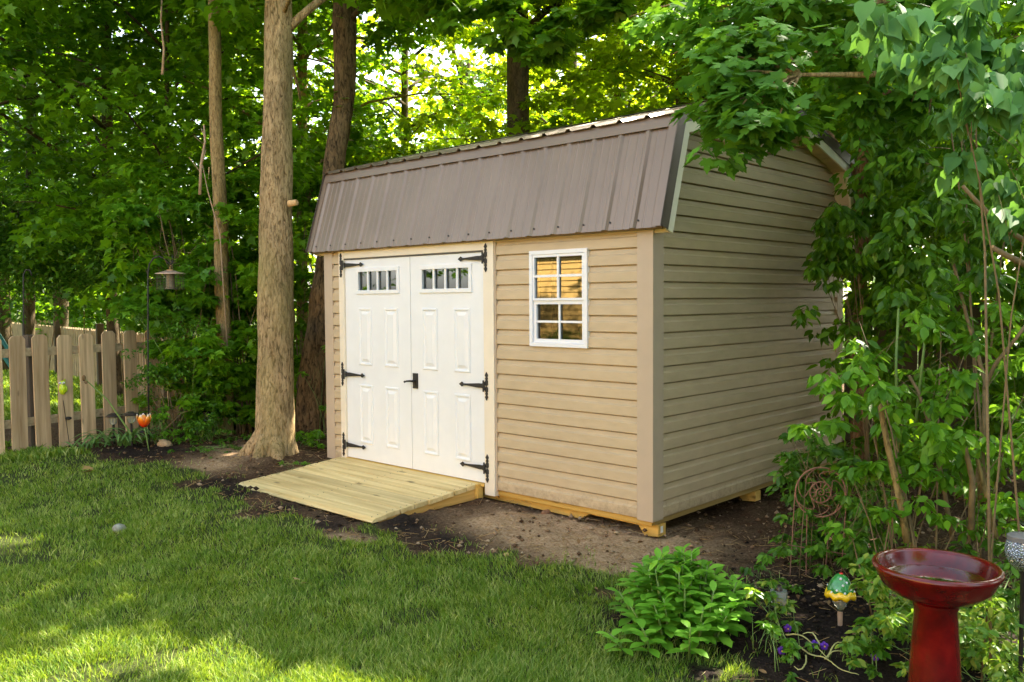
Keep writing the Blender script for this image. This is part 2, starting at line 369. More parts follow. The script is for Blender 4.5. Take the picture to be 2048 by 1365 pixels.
# ================================================================== SHED
L, D, CO = 3.66, 3.05, .1143
HW = 1.955
OH = .15
shed = thing('garden_shed', 'beige vinyl sided barn style shed with white double doors and brown metal roof', 'shed', (0, 0, 0))
def siding_profile(z0, z1, out=1):
    p = []; k = math.floor(z0/CO+1e-6); z = k*CO
    while z < z1-1e-6:
        for dz, o in ((0.0, .019), (.003, .021), (.066, .019), (.077, .009), (.1065, .004), (.1075, -.012), (.1135, -.012)):
            zz = z+dz
            if zz < z0-1e-6 or zz > z1+1e-6: continue
            p.append((o*out, zz))
        z += CO
    return p
def front_panel(mb, x0, x1, z0, z1):
    mb.sheet([(-o, z) for o, z in siding_profile(z0, z1)], x0, x1, 'x')
WX0, WX1, WZ0, WZ1 = -1.064, -.519, 1.137, 1.842
fw = MB()
fl_ = MB(); front_panel(fl_, -3.56, -3.43, 0, 17*CO); fl_.build('front_wall', MT['siding'], shed, fix=False)
wx0, wx1 = WX0+.012, WX1-.012
front_panel(fw, -1.43, wx0, 0, 17*CO); front_panel(fw, wx1, -.09, 0, 17*CO)
front_panel(fw, wx0, wx1, 0, 10*CO); front_panel(fw, wx0, wx1, 16*CO, 17*CO)
fw.build('front_wall', MT['siding'], shed, fix=False)
# gambrel outline (y, z)
GA = [(-.10, 1.945), (.12, 2.69), (1.525, 3.065), (2.93, 2.69), (3.15, 1.945)]
def offs(poly, d):
    out = []
    for i, p in enumerate(poly):
        def nrm(a, b):
            t = Vector((b[0]-a[0], b[1]-a[1])).normalized(); return Vector((t.y, -t.x))
        if i == 0: n = nrm(poly[0], poly[1]); out.append((p[0]+n.x*d, p[1]+n.y*d)); continue
        if i == len(poly)-1: n = nrm(poly[-2], poly[-1]); out.append((p[0]+n.x*d, p[1]+n.y*d)); continue
        n1 = nrm(poly[i-1], p); n2 = nrm(p, poly[i+1]); m = (n1+n2).normalized(); k = d/m.dot(n1)
        out.append((p[0]+m.x*k, p[1]+m.y*k))
    return out
def gable(x, sgn, name):
    mb = MB(); n = siding_profile(0, 3.1)
    bm = bmesh.new()
    vs = [[bm.verts.new((x+sgn*o, y, z)) for o, z in n] for y in (.0, D)]
    for i in range(len(n)-1): bm.faces.new((vs[0][i], vs[1][i], vs[1][i+1], vs[0][i+1]))
    inn = offs(GA, .10)
    for (a, b) in zip(inn[:-1], inn[1:]):
        t = Vector((0, b[0]-a[0], b[1]-a[1])); nn = Vector((0, -t.z, t.y)).normalized()   # points up/out
        geom = bm.verts[:]+bm.edges[:]+bm.faces[:]
        bmesh.ops.bisect_plane(bm, geom=geom, plane_co=(0, a[0], a[1]), plane_no=nn, clear_outer=True)
    me = bpy.data.meshes.new(name); bm.to_mesh(me); bm.free(); me.materials.append(MT['siding'])
    o = bpy.data.objects.new(name, me); COL.objects.link(o); o.parent = shed
    return o
gable(0, 1, 'gable_wall'); gable(-L, -1, 'gable_wall')
bw = MB(); bw.sheet([(D+o, z) for o, z in siding_profile(0, 17*CO)], -L+.09, -.09, 'x'); bw.build('back_wall', MT['siding'], shed, fix=False)
# corner trim: L-shaped posts
def corner(x, y, sx, sy):
    w, o = .105, .024
    poly = [(x+sx*o, y+sy*o), (x+sx*o, y-sy*w), (x-sx*.004+sx*.004, y-sy*w), (x, y), (x-sx*w, y), (x-sx*w, y+sy*o)]
    MB().prism(poly, -.012, HW, 'z').build('corner_trim', MT['post'], shed, bevel=.003)
corner(0, 0, 1, -1); corner(-L, 0, -1, -1); corner(0, D, 1, 1); corner(-L, D, -1, 1)
# J trims beside the fields
for q in ((-1.432, -.026, -.004, -1.418, 0, HW), (-3.447, -.026, -.004, -3.435, 0, HW), (-1.417, -.024, HW-.03, -.106, 0, HW)): MB().box(*q).build('edge_trim', MT['post'], shed)
# inner shell (walls, floor, ceiling seen through the panes)
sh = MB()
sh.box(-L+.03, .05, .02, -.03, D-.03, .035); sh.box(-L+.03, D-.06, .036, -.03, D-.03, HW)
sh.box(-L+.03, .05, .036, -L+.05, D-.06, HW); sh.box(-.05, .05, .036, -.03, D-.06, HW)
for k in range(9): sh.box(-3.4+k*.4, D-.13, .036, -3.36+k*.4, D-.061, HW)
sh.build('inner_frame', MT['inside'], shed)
# door casing
dc = MB(); dc.box(-3.435, -.036, -.012, -3.362, .05, HW-.002).box(-1.545, -.036, -.052, -1.434, .05, HW-.002).box(-3.361, -.034, 1.872, -1.546, .05, HW-.003)
dc.build('door_frame', MT['cream'], shed, bevel=.003)
MB().box(-3.36, -.03, 1.862, -1.548, -.004, 1.871).build('drip_edge', MT['roofdark'], shed)
MB().box(-3.36, -.045, .012, -1.548, .04, .03).build('threshold', MT['treated'], shed)
# doors
def door(x0, x1, win, lefthinge):
    z0, z1, y = .036, 1.858, -.016
    wa, wb, za, zb = win
    d = MB(); d.box(x0, y, z0, x1, y+.04, za).box(x0, y, zb, x1, y+.04, z1).box(x0, y, za, wa, y+.04, zb).box(wb, y, za, x1, y+.04, zb)
    od = d.build('door', MT['white'], shed)
    # window frame, raised, with three bars
    f = MB(); o, i = .03, .004
    def ring(mb, a, b, c, e, w, y0, y1):
        mb.box(a, y0, c, b, y1, c+w).box(a, y0, e-w, b, y1, e).box(a, y0, c+w, a+w, y1, e-w).box(b-w, y0, c+w, b, y1, e-w)
    ring(f, wa-o, wb+o, za-o, zb+o, .034, y-.013, y+.002)
    for k in (1, 2, 3):
        xm = wa+(wb-wa)*k/4; f.box(xm-.011, y-.006, za, xm+.011, y+.012, zb)
    f.build('window_frame', MT['white'], od, bevel=.003)
    g = MB().add([(wa, y+.014, za), (wb, y+.014, za), (wb, y+.014, zb), (wa, y+.014, zb)], [(0, 1, 2, 3)])
    g.build('pane', MT['glass'], od)
    cx = [(wa-.005, wa+.185), (wb-.185, wb+.005)]
    for (pa, pb) in cx:
        for (qa, qb) in ((.90, 1.42), (.185, .725)):
            p = MB(); rings = []
            for ins, h in ((0, 0), (.006, .010), (.016, .010), (.026, -.0003), (.036, .0), (.060, .011)):
                rings.append([(pa+ins, y-h-.0005, qa+ins), (pb-ins, y-h-.0005, qa+ins), (pb-ins, y-h-.0005, qb-ins), (pa+ins, y-h-.0005, qb-ins)])
            vs = [q for r_ in rings for q in r_]
            fs = [(r_*4+k, r_*4+(k+1) % 4, r_*4+4+(k+1) % 4, r_*4+4+k) for r_ in range(len(rings)-1) for k in range(4)]
            fs.append(tuple((len(rings)-1)*4+k for k in range(4)))
            p.add(vs, fs).build('panel', MT['white'], od, fix=False)
    # strap hinges
    for zc in ((1.812, .807, .150) if lefthinge else (1.812, .809, .160)):
        s = 1 if lefthinge else -1; xh = (x0 if lefthinge else x1)
        def sp(pts): return [(xh+s*px, zc+pz) for px, pz in pts]
        up = [(0, 0), (.014, .012), (.014, .04), (.007, .048), (.013, .060), (.006, .072), (.016, .086), (0, .112), (-.016, .086), (-.006, .072), (-.013, .060), (-.007, .048), (-.014, .04), (-.014, .012)]
        up = [(a-.035, b_) for a, b_ in up]
        lo = [(a, -b_) for a, b_ in up]
        h = MB(); yy = y-.024
        h.prism(sp(up), yy-.005, yy+.003); h.prism(sp(lo), yy-.005, yy+.003)
        h.prism(sp([(-.022, .034), (.002, .034), (.002, -.034), (-.022, -.034)]), yy-.009, yy-.0045)
        h.prism(sp([(.001, .026), (.03, .017), (.06, .018), (.20, .008), (.235, .007), (.245, .016), (.252, .020), (.285, 0), (.252, -.020), (.245, -.016), (.235, -.007), (.20, -.008), (.06, -.018), (.03, -.017), (.001, -.026)]), y-.020, y-.012)
        h.tube([(xh+s*-.004, y-.03, zc-.045), (xh+s*-.004, y-.03, zc+.045)], .0065, 8)
        for bx in (.05, .12, .19): h.ball((xh+s*bx, y-.020, zc), .0055, 6, 4)
        h.build('hinge', MT['black'], od, bevel=.001)
    return od
m, nt, b = newmat('window_glass')
for n_ in list(nt.nodes): nt.nodes.remove(n_)
out = N(nt, 'ShaderNodeOutputMaterial'); fr = N(nt, 'ShaderNodeFresnel'); fr.inputs[0].default_value = 2.7
tr = N(nt, 'ShaderNodeBsdfTransparent'); tr.inputs[0].default_value = (.55, .6, .58, 1); gl = N(nt, 'ShaderNodeBsdfGlossy'); gl.inputs['Roughness'].default_value = .012
mx = N(nt, 'ShaderNodeMixShader'); nt.links.new(fr.outputs[0], mx.inputs[0]); nt.links.new(tr.outputs[0], mx.inputs[1]); nt.links.new(gl.outputs[0], mx.inputs[2]); nt.links.new(mx.outputs[0], out.inputs[0])
MT['glass'] = m
dl = door(-3.360, -2.444, (-3.158, -2.61, 1.575, 1.748), True)
dr = door(-2.438, -1.547, (-2.282, -1.716, 1.575, 1.745), False)
MB().box(-2.47, -.008, .04, -2.42, .03, 1.855).build('astragal', MT['roofdark'], dr)
hn = MB(); hn.box(-2.412, -.028, .735, -2.352, -.0165, .865)
hn.tube([(-2.378, -.03, .80), (-2.378, -.062, .80)], .011, 10)
hn.tube([(-2.376, -.062, .80), (-2.41, -.066, .80), (-2.45, -.066, .796), (-2.475, -.062, .79)], [.0095, .009, .008, .006], 8)
hn.ball((-2.478, -.061, .789), .010, 8, 6)
hn.tube([(-2.382, -.028, .765), (-2.382, -.036, .765)], .011, 10)
hn.build('handle', MT['black'], dr, smooth=True, bevel=.002)
# window
wd = MB(); wy = -.036
def ring(mb, a, b, c, e, w, y0, y1):
    mb.box(a, y0, c, b, y1, c+w).box(a, y0, e-w, b, y1, e).box(a, y0, c+w, a+w, y1, e-w).box(b-w, y0, c+w, b, y1, e-w)
ring(wd, WX0, WX1, WZ0, WZ1, .030, wy, .04)
wo = wd.build('window', MT['vinylwhite'], shed, bevel=.003)
zm = 1.488
us = MB(); ring(us, WX0+.031, WX1-.031, zm-.012, WZ1-.031, .018, wy+.006, .03)
xm = (WX0+WX1)/2
us.box(xm-.009, wy+.009, zm+.0065, xm+.009, wy+.022, WZ1-.05)
zc_ = (zm+WZ1-.02)/2; us.box(WX0+.05, wy+.010, zc_-.009, xm-.0095, wy+.021, zc_+.009).box(xm+.0095, wy+.010, zc_-.009, WX1-.05, wy+.021, zc_+.009)
us.build('sash', MT['vinylwhite'], wo)
ls = MB(); ring(ls, WX0+.031, WX1-.031, WZ0+.031, zm-.013, .026, wy+.018, .03)
zc2 = (WZ0+.057+zm-.039)/2
ls.box(xm-.008, wy+.024, WZ0+.0575, xm+.008, wy+.036, zm-.0395); ls.box(WX0+.0575, wy+.025, zc2-.008, xm-.0085, wy+.035, zc2+.008).box(xm+.0085, wy+.025, zc2-.008, WX1-.0575, wy+.035, zc2+.008)
ls.build('sash', MT['vinylwhite'], wo)
MB().add([(WX0+.05, wy+.023, zm+.006), (WX1-.05, wy+.023, zm+.006), (WX1-.05, wy+.023, WZ1-.05), (WX0+.05, wy+.023, WZ1-.05)], [(0, 1, 2, 3)]).build('pane', MT['glass'], wo)
m, nt, b = newmat('screened_glass')
for n_ in list(nt.nodes): nt.nodes.remove(n_)
out = N(nt, 'ShaderNodeOutputMaterial'); fr = N(nt, 'ShaderNodeFresnel'); fr.inputs[0].default_value = 1.75
tr = N(nt, 'ShaderNodeBsdfTransparent'); tr.inputs[0].default_value = (.3, .32, .3, 1); gl = N(nt, 'ShaderNodeBsdfGlossy'); gl.inputs['Roughness'].default_value = .03
mx = N(nt, 'ShaderNodeMixShader'); nt.links.new(fr.outputs[0], mx.inputs[0]); nt.links.new(tr.outputs[0], mx.inputs[1]); nt.links.new(gl.outputs[0], mx.inputs[2]); nt.links.new(mx.outputs[0], out.inputs[0])
MB().add([(WX0+.055, wy+.038, WZ0+.05), (WX1-.055, wy+.038, WZ0+.05), (WX1-.055, wy+.038, zm-.035), (WX0+.055, wy+.038, zm-.035)], [(0, 1, 2, 3)]).build('pane', m, wo)

# roof
def ribs(x0, x1, pitch, hh, minor=True):
    """profile (x, height) across a ribbed panel"""
    p = [(x0, 0)]; x = x0+.06
    while x < x1-.03:
        p += [(x-.028, 0), (x-.012, hh), (x+.012, hh), (x+.028, 0)]
        if minor:
            for q in (pitch/3, 2*pitch/3):
                if x+q < x1-.05: p += [(x+q-.010, 0), (x+q-.005, hh*.18), (x+q+.005, hh*.18), (x+q+.010, 0)]
        x += pitch
    p.append((x1, 0)); return [q for q in p if x0-1e-6 <= q[0] <= x1+1e-6]
def roofpanel(a, b, x0, x1, name, lift=0, minor=True):
    t = Vector((0, b[0]-a[0], b[1]-a[1])).normalized(); n = Vector((0, -t.z, t.y))
    if n.z < 0: n = -n
    pr = ribs(x0, x1, .229, .017, minor); k = len(pr)
    vs = []
    for e in (a, b):
        for x, h in pr: vs.append(Vector((x, e[0], e[1]))+n*(h+lift))
    mb = MB().add(vs, [(i, i+1, i+1+k, i+k) for i in range(k-1)])
    o = mb.build(name, MT['roof'], shed, fix=False)
    md = o.modifiers.new('solid', 'SOLIDIFY'); md.thickness = .002; md.offset = -1
    return n
XL, XR = -L-OH, OH
A_, B_, C_, D_, E_ = GA
n1 = roofpanel(A_, B_, XL, XR-.005, 'lower_roof_panel')
def ext(a, b, d):
    t = Vector((a[0]-b[0], a[1]-b[1])).normalized()*d; return (a[0]+t.x, a[1]+t.y)
roofpanel(ext(B_, C_, .045), C_, XL, XR-.005, 'upper_roof_panel', .018, False)
roofpanel(C_, ext(D_, C_, .045), XL, XR-.005, 'upper_roof_panel', .018, False)
roofpanel(D_, E_, XL, XR-.005, 'lower_roof_panel')
# ridge cap
rc = MB(); rc.sheet([(C_[0]-.13, C_[1]+.045-.035), (C_[0], C_[1]+.045), (C_[0]+.13, C_[1]+.045-.035)], XL, XR, 'x'); rc.build('ridge_cap', MT['roof'], shed, fix=False)
# break trim band along top of the lower panel (front)
def band(s0, s1, out_, th, x0, x1, name, mat, a=A_, b=B_, n=n1):
    t = Vector((0, b[0]-a[0], b[1]-a[1])); Ln = t.length; t.normalize(); base = Vector((0, b[0], b[1]))
    P = []
    for s_, o_ in ((s0, out_), (s1, out_), (s1, out_-th), (s0, out_-th)):
        q = base-t*s_+n*o_; P.append((q.y, q.z))
    return MB().prism(P, x0, x1, 'x').build(name, mat, shed)
band(.0, .085, .023, .005, XL+.002, XR-.07, 'transition_trim', MT['roof'])
# rake trims: face strip on the panel, dark side, cream fascia
for (xa, xb, sg) in ((XR-.068, XR+.006, 1), (XL-.006, XL+.055, -1)):
    for (a, b, tt, lf) in ((A_, B_, 0, .022), (B_, C_, 0, .040), (C_, D_, 0, .040), (D_, E_, 0, .022)):
        t = Vector((0, b[0]-a[0], b[1]-a[1])); t.normalize(); n = Vector((0, -t.z, t.y))
        if n.z < 0: n = -n
        P = [(Vector((0, e[0], e[1]))+n*o_) for e, o_ in ((a, lf), (b, lf), (b, lf-.004), (a, lf-.004))]
        MB().prism([(q.y, q.z) for q in P], xa, xb, 'x').build('rake_cap', MT['roof'], shed)
    def strip(d0, d1, x0, x1, name, mat):
        p, q = offs(GA, d0), offs(GA, d1)
        mb = MB()
        for i in range(4): mb.prism([p[i], p[i+1], q[i+1], q[i]], x0, x1, 'x')
        mb.build(name, mat, shed)
    xo = XR if sg > 0 else XL
    strip(-.038, .055, xo+sg*.002, xo+sg*.006, 'rake_trim', MT['roofdark'])
    strip(.045, .125, xo-sg*.016, xo-sg*.001, 'fascia', MT['fascia'])
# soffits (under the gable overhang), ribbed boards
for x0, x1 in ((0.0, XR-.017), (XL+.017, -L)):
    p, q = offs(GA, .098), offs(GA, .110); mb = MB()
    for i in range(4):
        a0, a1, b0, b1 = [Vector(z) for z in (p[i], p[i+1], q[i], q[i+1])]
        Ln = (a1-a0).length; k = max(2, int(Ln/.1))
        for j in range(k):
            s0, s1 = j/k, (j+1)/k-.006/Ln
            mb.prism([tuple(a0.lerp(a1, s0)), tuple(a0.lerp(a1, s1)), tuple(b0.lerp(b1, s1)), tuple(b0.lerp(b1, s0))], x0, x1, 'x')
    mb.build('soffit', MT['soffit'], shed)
# eave boards under the lower edges
MB().box(XL+.02, -.085, HW-.004, XR-.02, .0, HW+.008).build('eave_soffit', MT['cream'], shed)
MB().box(XL+.02, D, HW-.004, XR-.02, D+.085, HW+.008).build('eave_soffit', MT['cream'], shed)
# deck lining under the roof keeps the inside dark
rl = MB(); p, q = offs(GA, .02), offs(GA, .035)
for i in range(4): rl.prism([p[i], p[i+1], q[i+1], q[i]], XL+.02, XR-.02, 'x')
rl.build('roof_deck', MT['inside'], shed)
# screws along the lower edge
x = XL+.06+.036; t = Vector((0, B_[0]-A_[0], B_[1]-A_[1])).normalized()
c0 = Vector((0, A_[0], A_[1]))+t*.055
scr = None
while x < XR-.05:
    if scr is None:
        k = MB(); k.tube([c0+n1*0.001-c0, c0+n1*.007-c0], .0065, 8); scr = k.build('screw', MT['black'], shed)
    else:
        s2 = scr.copy(); COL.objects.link(s2); scr = s2; scr.parent = shed
    scr.location = (x, c0.y, c0.z); x += .229
# floor frame and skids
MB().box(-L+.01, .004, -.045, -.004, .042, .018).build('rim_joist', MT['treated'], shed, bevel=.002)
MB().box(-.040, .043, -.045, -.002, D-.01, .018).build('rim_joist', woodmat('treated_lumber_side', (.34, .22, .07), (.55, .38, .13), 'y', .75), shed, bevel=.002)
MB().box(-L+.01, D-.05, -.045, -.041, D-.011, .018).build('rim_joist', MT['treated'], shed)
for yy in (.06, 1.43, 2.85):
    sk = MB().prism([(-L+.02, -.046), (.012, -.046), (.012, -.125), (-.10, -.135), (-.14, -.09), (-L+.2, -.10)] if yy > .1 else
                    [(-L+.02, -.046), (.012, -.046), (.012, -.128), (-.10, -.140), (-.15, -.072), (-.58, -.068), (-.66, -.115), (-1.25, -.105), (-L+.2, -.10)], yy, yy+.09, 'y')
    sk = sk.build('skid', MT['treated'], shed, bevel=.002)
tg = MB().box(.0125, .085, -.105, .0135, .115, -.06); tg.build('skid_tag', MT['vinylwhite'], shed)

# ================================================================== RAMP
ramp_o = thing('wooden_ramp', 'low pale pine board ramp lying on the soil before the white doors', 'ramp', (0, 0, 0))
RX0, RX1 = -3.425, -1.602; y0r, z0r, y1r, z1r = -.045, .030, -1.12, -.050
nb = 8; rnd = random.Random(4)
sl_ = Vector((0, y1r-y0r, z1r-z0r)); Lr = sl_.length; sd = sl_.normalized(); nr = Vector((0, -sd.z, sd.y)); nr = nr if nr.z > 0 else -nr
for i in range(nb):
    a = Lr*i/nb; bb = Lr*(i+1)/nb-(.006 if i not in (1, 2, 5) else .011)
    if i in (2,): a += .004
    P = [Vector((0, y0r, z0r))+sd*s_+nr*o_ for s_, o_ in ((a, 0), (bb, 0), (bb, -.036), (a, -.036))]
    if i == nb-1: P = [Vector((0, y0r, z0r))+sd*s_+nr*o_ for s_, o_ in ((a, 0), (bb-.03, -.001), (bb+.01, -.022), (bb, -.034), (a, -.036))]
    e0, e1 = rnd.uniform(-.01, .006), rnd.uniform(-.006, .012)
    MB().prism([(q.y, q.z) for q in P], RX0+e0, RX1+e1, 'x').build('plank', MT['deck'], ramp_o, bevel=.004)
for xx in (RX0+.02, (RX0+RX1)/2, RX1-.055):
    P = [(y0r-.0, z0r-.038), (y0r-.0, z0r-.125), (y0r-.06, z0r-.128), (y1r+.12, z1r-.055), (y1r+.06, z1r-.034)]
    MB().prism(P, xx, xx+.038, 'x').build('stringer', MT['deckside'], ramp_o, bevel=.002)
MB().box(RX1-.016, y0r-.035, -.085, RX1+.02, y0r+.028, z0r-.002).build('cleat', MT['treated'], ramp_o, bevel=.003)
nl = MB(); nl.tube([-nr*.001, nr*.0014], .0045, 6); nl = nl.build('nail_head', MT['black'], ramp_o); rnd = random.Random(8); first = True
for i in range(nb):
    for xx in (RX0+.04, (RX0+RX1)/2+.02, RX1-.036):
        for s_ in (.3, .72):
            c = Vector((xx+rnd.uniform(-.004, .004), y0r, z0r))+sd*(Lr*(i+s_)/nb)
            if not first: nl = nl.copy(); COL.objects.link(nl)
            first = False; nl.location = c
#PART2
# ================================================================== GROUND
def pip(x, y, poly):
    ins = np.zeros(x.shape, bool); n = len(poly); j = n-1
    for i in range(n):
        xi, yi = poly[i]; xj, yj = poly[j]
        if yi != yj:
            c = ((yi > y) != (yj > y)) & (x < (xj-xi)*(y-yi)/(yj-yi)+xi); ins ^= c
        j = i
    return ins
def G2(u, v): p = gnd(u, v); return (p.x, p.y)
def A2(u, d): p = at(u, 601, d); return (p.x, p.y)
EDGE = [G2(-150, 893), G2(60, 903), G2(150, 905), G2(230, 918), G2(345, 926), G2(385, 968), G2(450, 990), G2(490, 1014), G2(560, 1042), G2(620, 1062), G2(720, 1078), G2(800, 1096),
        G2(900, 1112), G2(1000, 1122), G2(1150, 1130), G2(1300, 1140), G2(1330, 1158), G2(1260, 1180), G2(1225, 1215), G2(1235, 1250), G2(1330, 1300), G2(1420, 1345), G2(1500, 1380), G2(1600, 1440), (3.4, -2.6)]
SOIL = EDGE + [(8, -3), (9, 14), (-6.2, 12), A2(330, 11.6), A2(-150, 10.6)]
def jit(x, y): return x+(vnoise(x, y, .22, 1)-.5)*.42+(vnoise(x, y, .7, 71)-.5)*.3+(vnoise(x, y, .06, 2)-.5)*.08, y+(vnoise(x, y, .22, 7)-.5)*.42+(vnoise(x, y, .7, 72)-.5)*.3+(vnoise(x, y, .06, 8)-.5)*.08
def soilmask(x, y): a, b = jit(x, y); return pip(a, b, SOIL)
def axis(lo, hi, step, far):
    m = np.arange(lo, hi+1e-6, step); out = [m]; d = step; p = hi; q = lo; R1, L1 = [], []
    while p < far: d *= 1.35; p += d; q -= d; R1.append(p); L1.append(q)
    return np.concatenate([np.array(L1[::-1]), m, np.array(R1)])
gx = axis(-7.5, 4.0, .035, 160); gy = axis(-5.2, 3.6, .035, 160)
X, Y = np.meshgrid(gx, gy, indexing='xy'); Z = npgz(X, Y)
near = (np.abs(X+1.5) < 8) & (np.abs(Y+.5) < 6)
sm = np.zeros(X.shape); 
for dx, dy in ((0, 0), (.03, 0), (-.03, 0), (0, .03), (0, -.03)): sm += soilmask(X+dx, Y+dy)/5.
Z = Z + np.where(near, (vnoise(X, Y, .5, 11)-.5)*.03+(vnoise(X, Y, .13, 12)-.5)*.028*sm+(vnoise(X, Y, .07, 13)-.5)*.022*sm-.006*sm, 0)
dr_ = np.maximum(np.maximum(RX0-X, X-RX1), np.maximum(y1r-Y, 0)); under = (X > RX0-.02) & (X < RX1+.02) & (Y > y1r-.02)
ridge = np.exp(-((np.hypot(np.maximum(np.maximum(RX0-X, X-RX1), 0), np.maximum(y1r-Y, 0))-.09)/.07)**2)*(Y > -1.5)*(Y < -.2)
Z = Z+ridge*.035*vnoise(X, Y, .08, 9)*(Y < -.85)-np.where(under | ((X > -L-.1) & (X < .1) & (Y > -.05) & (Y < D)), .03, 0)
nx, ny = len(gx), len(gy)
idx = np.arange(nx*ny).reshape(ny, nx)
F = np.stack([idx[:-1, :-1].ravel(), idx[:-1, 1:].ravel(), idx[1:, 1:].ravel(), idx[1:, :-1].ravel()], 1)
# masks
tanm = np.zeros(X.shape)
for (u, v, r) in ((1130, 1060, .55), (1280, 1090, .5), (1000, 1050, .3), (1200, 1040, .4), (500, 900, .35), (610, 1070, .25), (420, 930, .3), (1230, 1130, .3), (700, 1080, .2)):
    cx, cy_ = G2(u, v); tanm += np.exp(-((X-cx)**2+(Y-cy_)**2)/r**2)
mul = np.zeros(X.shape)
for (u, v, r) in ((1300, 1260, .35), (1450, 1330, .45), (1620, 1320, .6), (1800, 1300, .8), (1620, 1220, .45), (320, 905, .40), (250, 900, .35), (430, 965, .3), (800, 1050, .28), (900, 1085, .28), (650, 1050, .22), (1950, 1250, .8), (480, 985, .25), (560, 1020, .2)):
    cx, cy_ = G2(u, v); mul += np.exp(-((X-cx)**2+(Y-cy_)**2)/r**2)
ground = npmesh('ground', np.stack([X.ravel(), Y.ravel(), Z.ravel()], 1), [F], None)
ground.data.materials.clear()
for nm, arr in (('soil', sm), ('tan', np.clip(tanm, 0, 1)), ('mulch', np.clip(mul, 0, 1))):
    at_ = ground.data.attributes.new(nm, 'FLOAT', 'POINT'); at_.data.foreach_set('value', arr.ravel().astype(np.float32))
ground.data.polygons.foreach_set('use_smooth', [True]*len(ground.data.polygons))
m, nt, b = newmat('earth_and_thatch')
def attr(n_): a = N(nt, 'ShaderNodeAttribute'); a.attribute_name = n_; return a.outputs['Fac']
pv = coords(nt)
f1 = noise(nt, pv, 55, 5, .7); f2 = noise(nt, pv, 5, 4)
soilc = ramp(nt, f1, [(.32, (.035, .018, .009)), (.55, (.10, .058, .032)), (.72, (.22, .14, .085))])
tanc = ramp(nt, f1, [(.3, (.19, .115, .055)), (.5, (.43, .285, .165)), (.72, (.62, .46, .30))])
mulc = ramp(nt, f1, [(.35, (.010, .007, .006)), (.6, (.030, .021, .017)), (.75, (.08, .058, .042))])
tf = N(nt, 'ShaderNodeMath', operation='MULTIPLY_ADD'); nt.links.new(f2, tf.inputs[0]); tf.inputs[1].default_value = 1.1; tf.inputs[2].default_value = -.55
tf2 = N(nt, 'ShaderNodeMath', operation='ADD', use_clamp=True); nt.links.new(attr('tan'), tf2.inputs[0]); nt.links.new(tf.outputs[0], tf2.inputs[1])
c = mixc(nt, tf2.outputs[0], soilc, tanc)
mf2 = N(nt, 'ShaderNodeMath', operation='ADD', use_clamp=True); nt.links.new(attr('mulch'), mf2.inputs[0]); nt.links.new(tf.outputs[0], mf2.inputs[1])
c = mixc(nt, mf2.outputs[0], c, mulc)
that = ramp(nt, f1, [(.3, (.022, .030, .008)), (.6, (.06, .075, .02)), (.75, (.16, .14, .05))])
c = mixc(nt, attr('soil'), that, c)
nt.links.new(c, b.inputs['Base Color']); b.inputs['Roughness'].default_value = .95; b.inputs['Specular IOR Level'].default_value = .1
bump(nt, b, f1, .8, .02)
ground.data.materials.append(m); ground['kind'] = 'structure'

rng = np.random.default_rng(5)
HOLES.append((G2(280, 1400)[0], G2(280, 1400)[1], .95, .62, .75))
HOLES.append((G2(690, 1400)[0], G2(690, 1400)[1], .28, .20, .75))
HOLES.append((G2(-60, 1090)[0], G2(-60, 1090)[1], .4, .12, .75))
HOLES.append((G2(470, 918)[0], G2(470, 918)[1], .45, .16, .75))
HOLES.append((G2(1700, 1080)[0], G2(1700, 1080)[1], .25, .2, .75))
HOLES.append((at(120, 601, 15).x, at(120, 601, 15).y, 2.4, 1.3, .75))
HOLES.append((at(-20, 601, 12.5).x, at(-20, 601, 12.5).y, 1.2, .6, .75))
# grass blades
def blades(name, x, y, h, w, mat, label, cat='grass'):
    n = len(x); z = npgz(x, y)+(vnoise(x, y, .5, 11)-.5)*.03-.003
    a = rng.random(n)*2*PI; la = vnoise(x, y, .35, 21)*2*PI*1.5+rng.normal(size=n)*1.5; ln = (.2+.75*rng.random(n))*h
    dx, dy = np.cos(a)*w/2, np.sin(a)*w/2; lx, ly = np.cos(la)*ln, np.sin(la)*ln
    B = np.stack([x, y, z], 1)
    off = lambda sx, k, t, zz: B+np.stack([dx*k+lx*t, dy*k+ly*t, h*zz], 1)
    V = np.stack([off(0, -1, 0, 0), off(0, 1, 0, 0), off(0, .8, .35, .55), off(0, -.8, .35, .55), off(0, 0, 1, .92)], 1).reshape(-1, 3)
    k = (np.arange(n)*5)[:, None]
    return tag(npmesh(name, V, [k+np.array([[0, 1, 2, 3]]), k+np.array([[3, 2, 4]])], mat), label, cat, kind='stuff')
def sample_polar(n, r0, r1, a0, a1):
    r = r0*(r1/r0)**rng.random(n); a = a0+(a1-a0)*rng.random(n)
    return CAM.x+r*np.cos(a), CAM.y+r*np.sin(a), r
MT['grass'] = leafmat('grass_blades', [(.04, .11, .010), (.12, .25, .024), (.46, .49, .17)], (.46, .62, .03), .38, .5, .2, big=.75, nscale=5)
x, y, r = sample_polar(680000, 3.0, 13, R(100), R(176))
k = ~soilmask(x, y) & ~((rng.random(len(x)) < .75) & (vnoise(x, y, .5, 31) < .17)); k &= rng.random(len(x)) < np.clip(.35+vnoise(x, y, .13, 33)*1.1, 0, 1)
edge = soilmask(x+.12, y+.14) | soilmask(x, y+.25); k &= ~(edge & (rng.random(len(x)) < .3+.5*vnoise(x, y, .15, 81)))
x, y, r = x[k], y[k], r[k]
h = (.017+.028*rng.random(len(x))**1.5+.020*vnoise(x, y, .22, 41))*np.clip(1.05-.02*r, .7, 1)
blades('grass', x, y, h, (.0025+.00034*r)*np.where(rng.random(len(x)) < .06, 2.1, 1), MT['grass'], 'short mown green lawn in front of the shed')
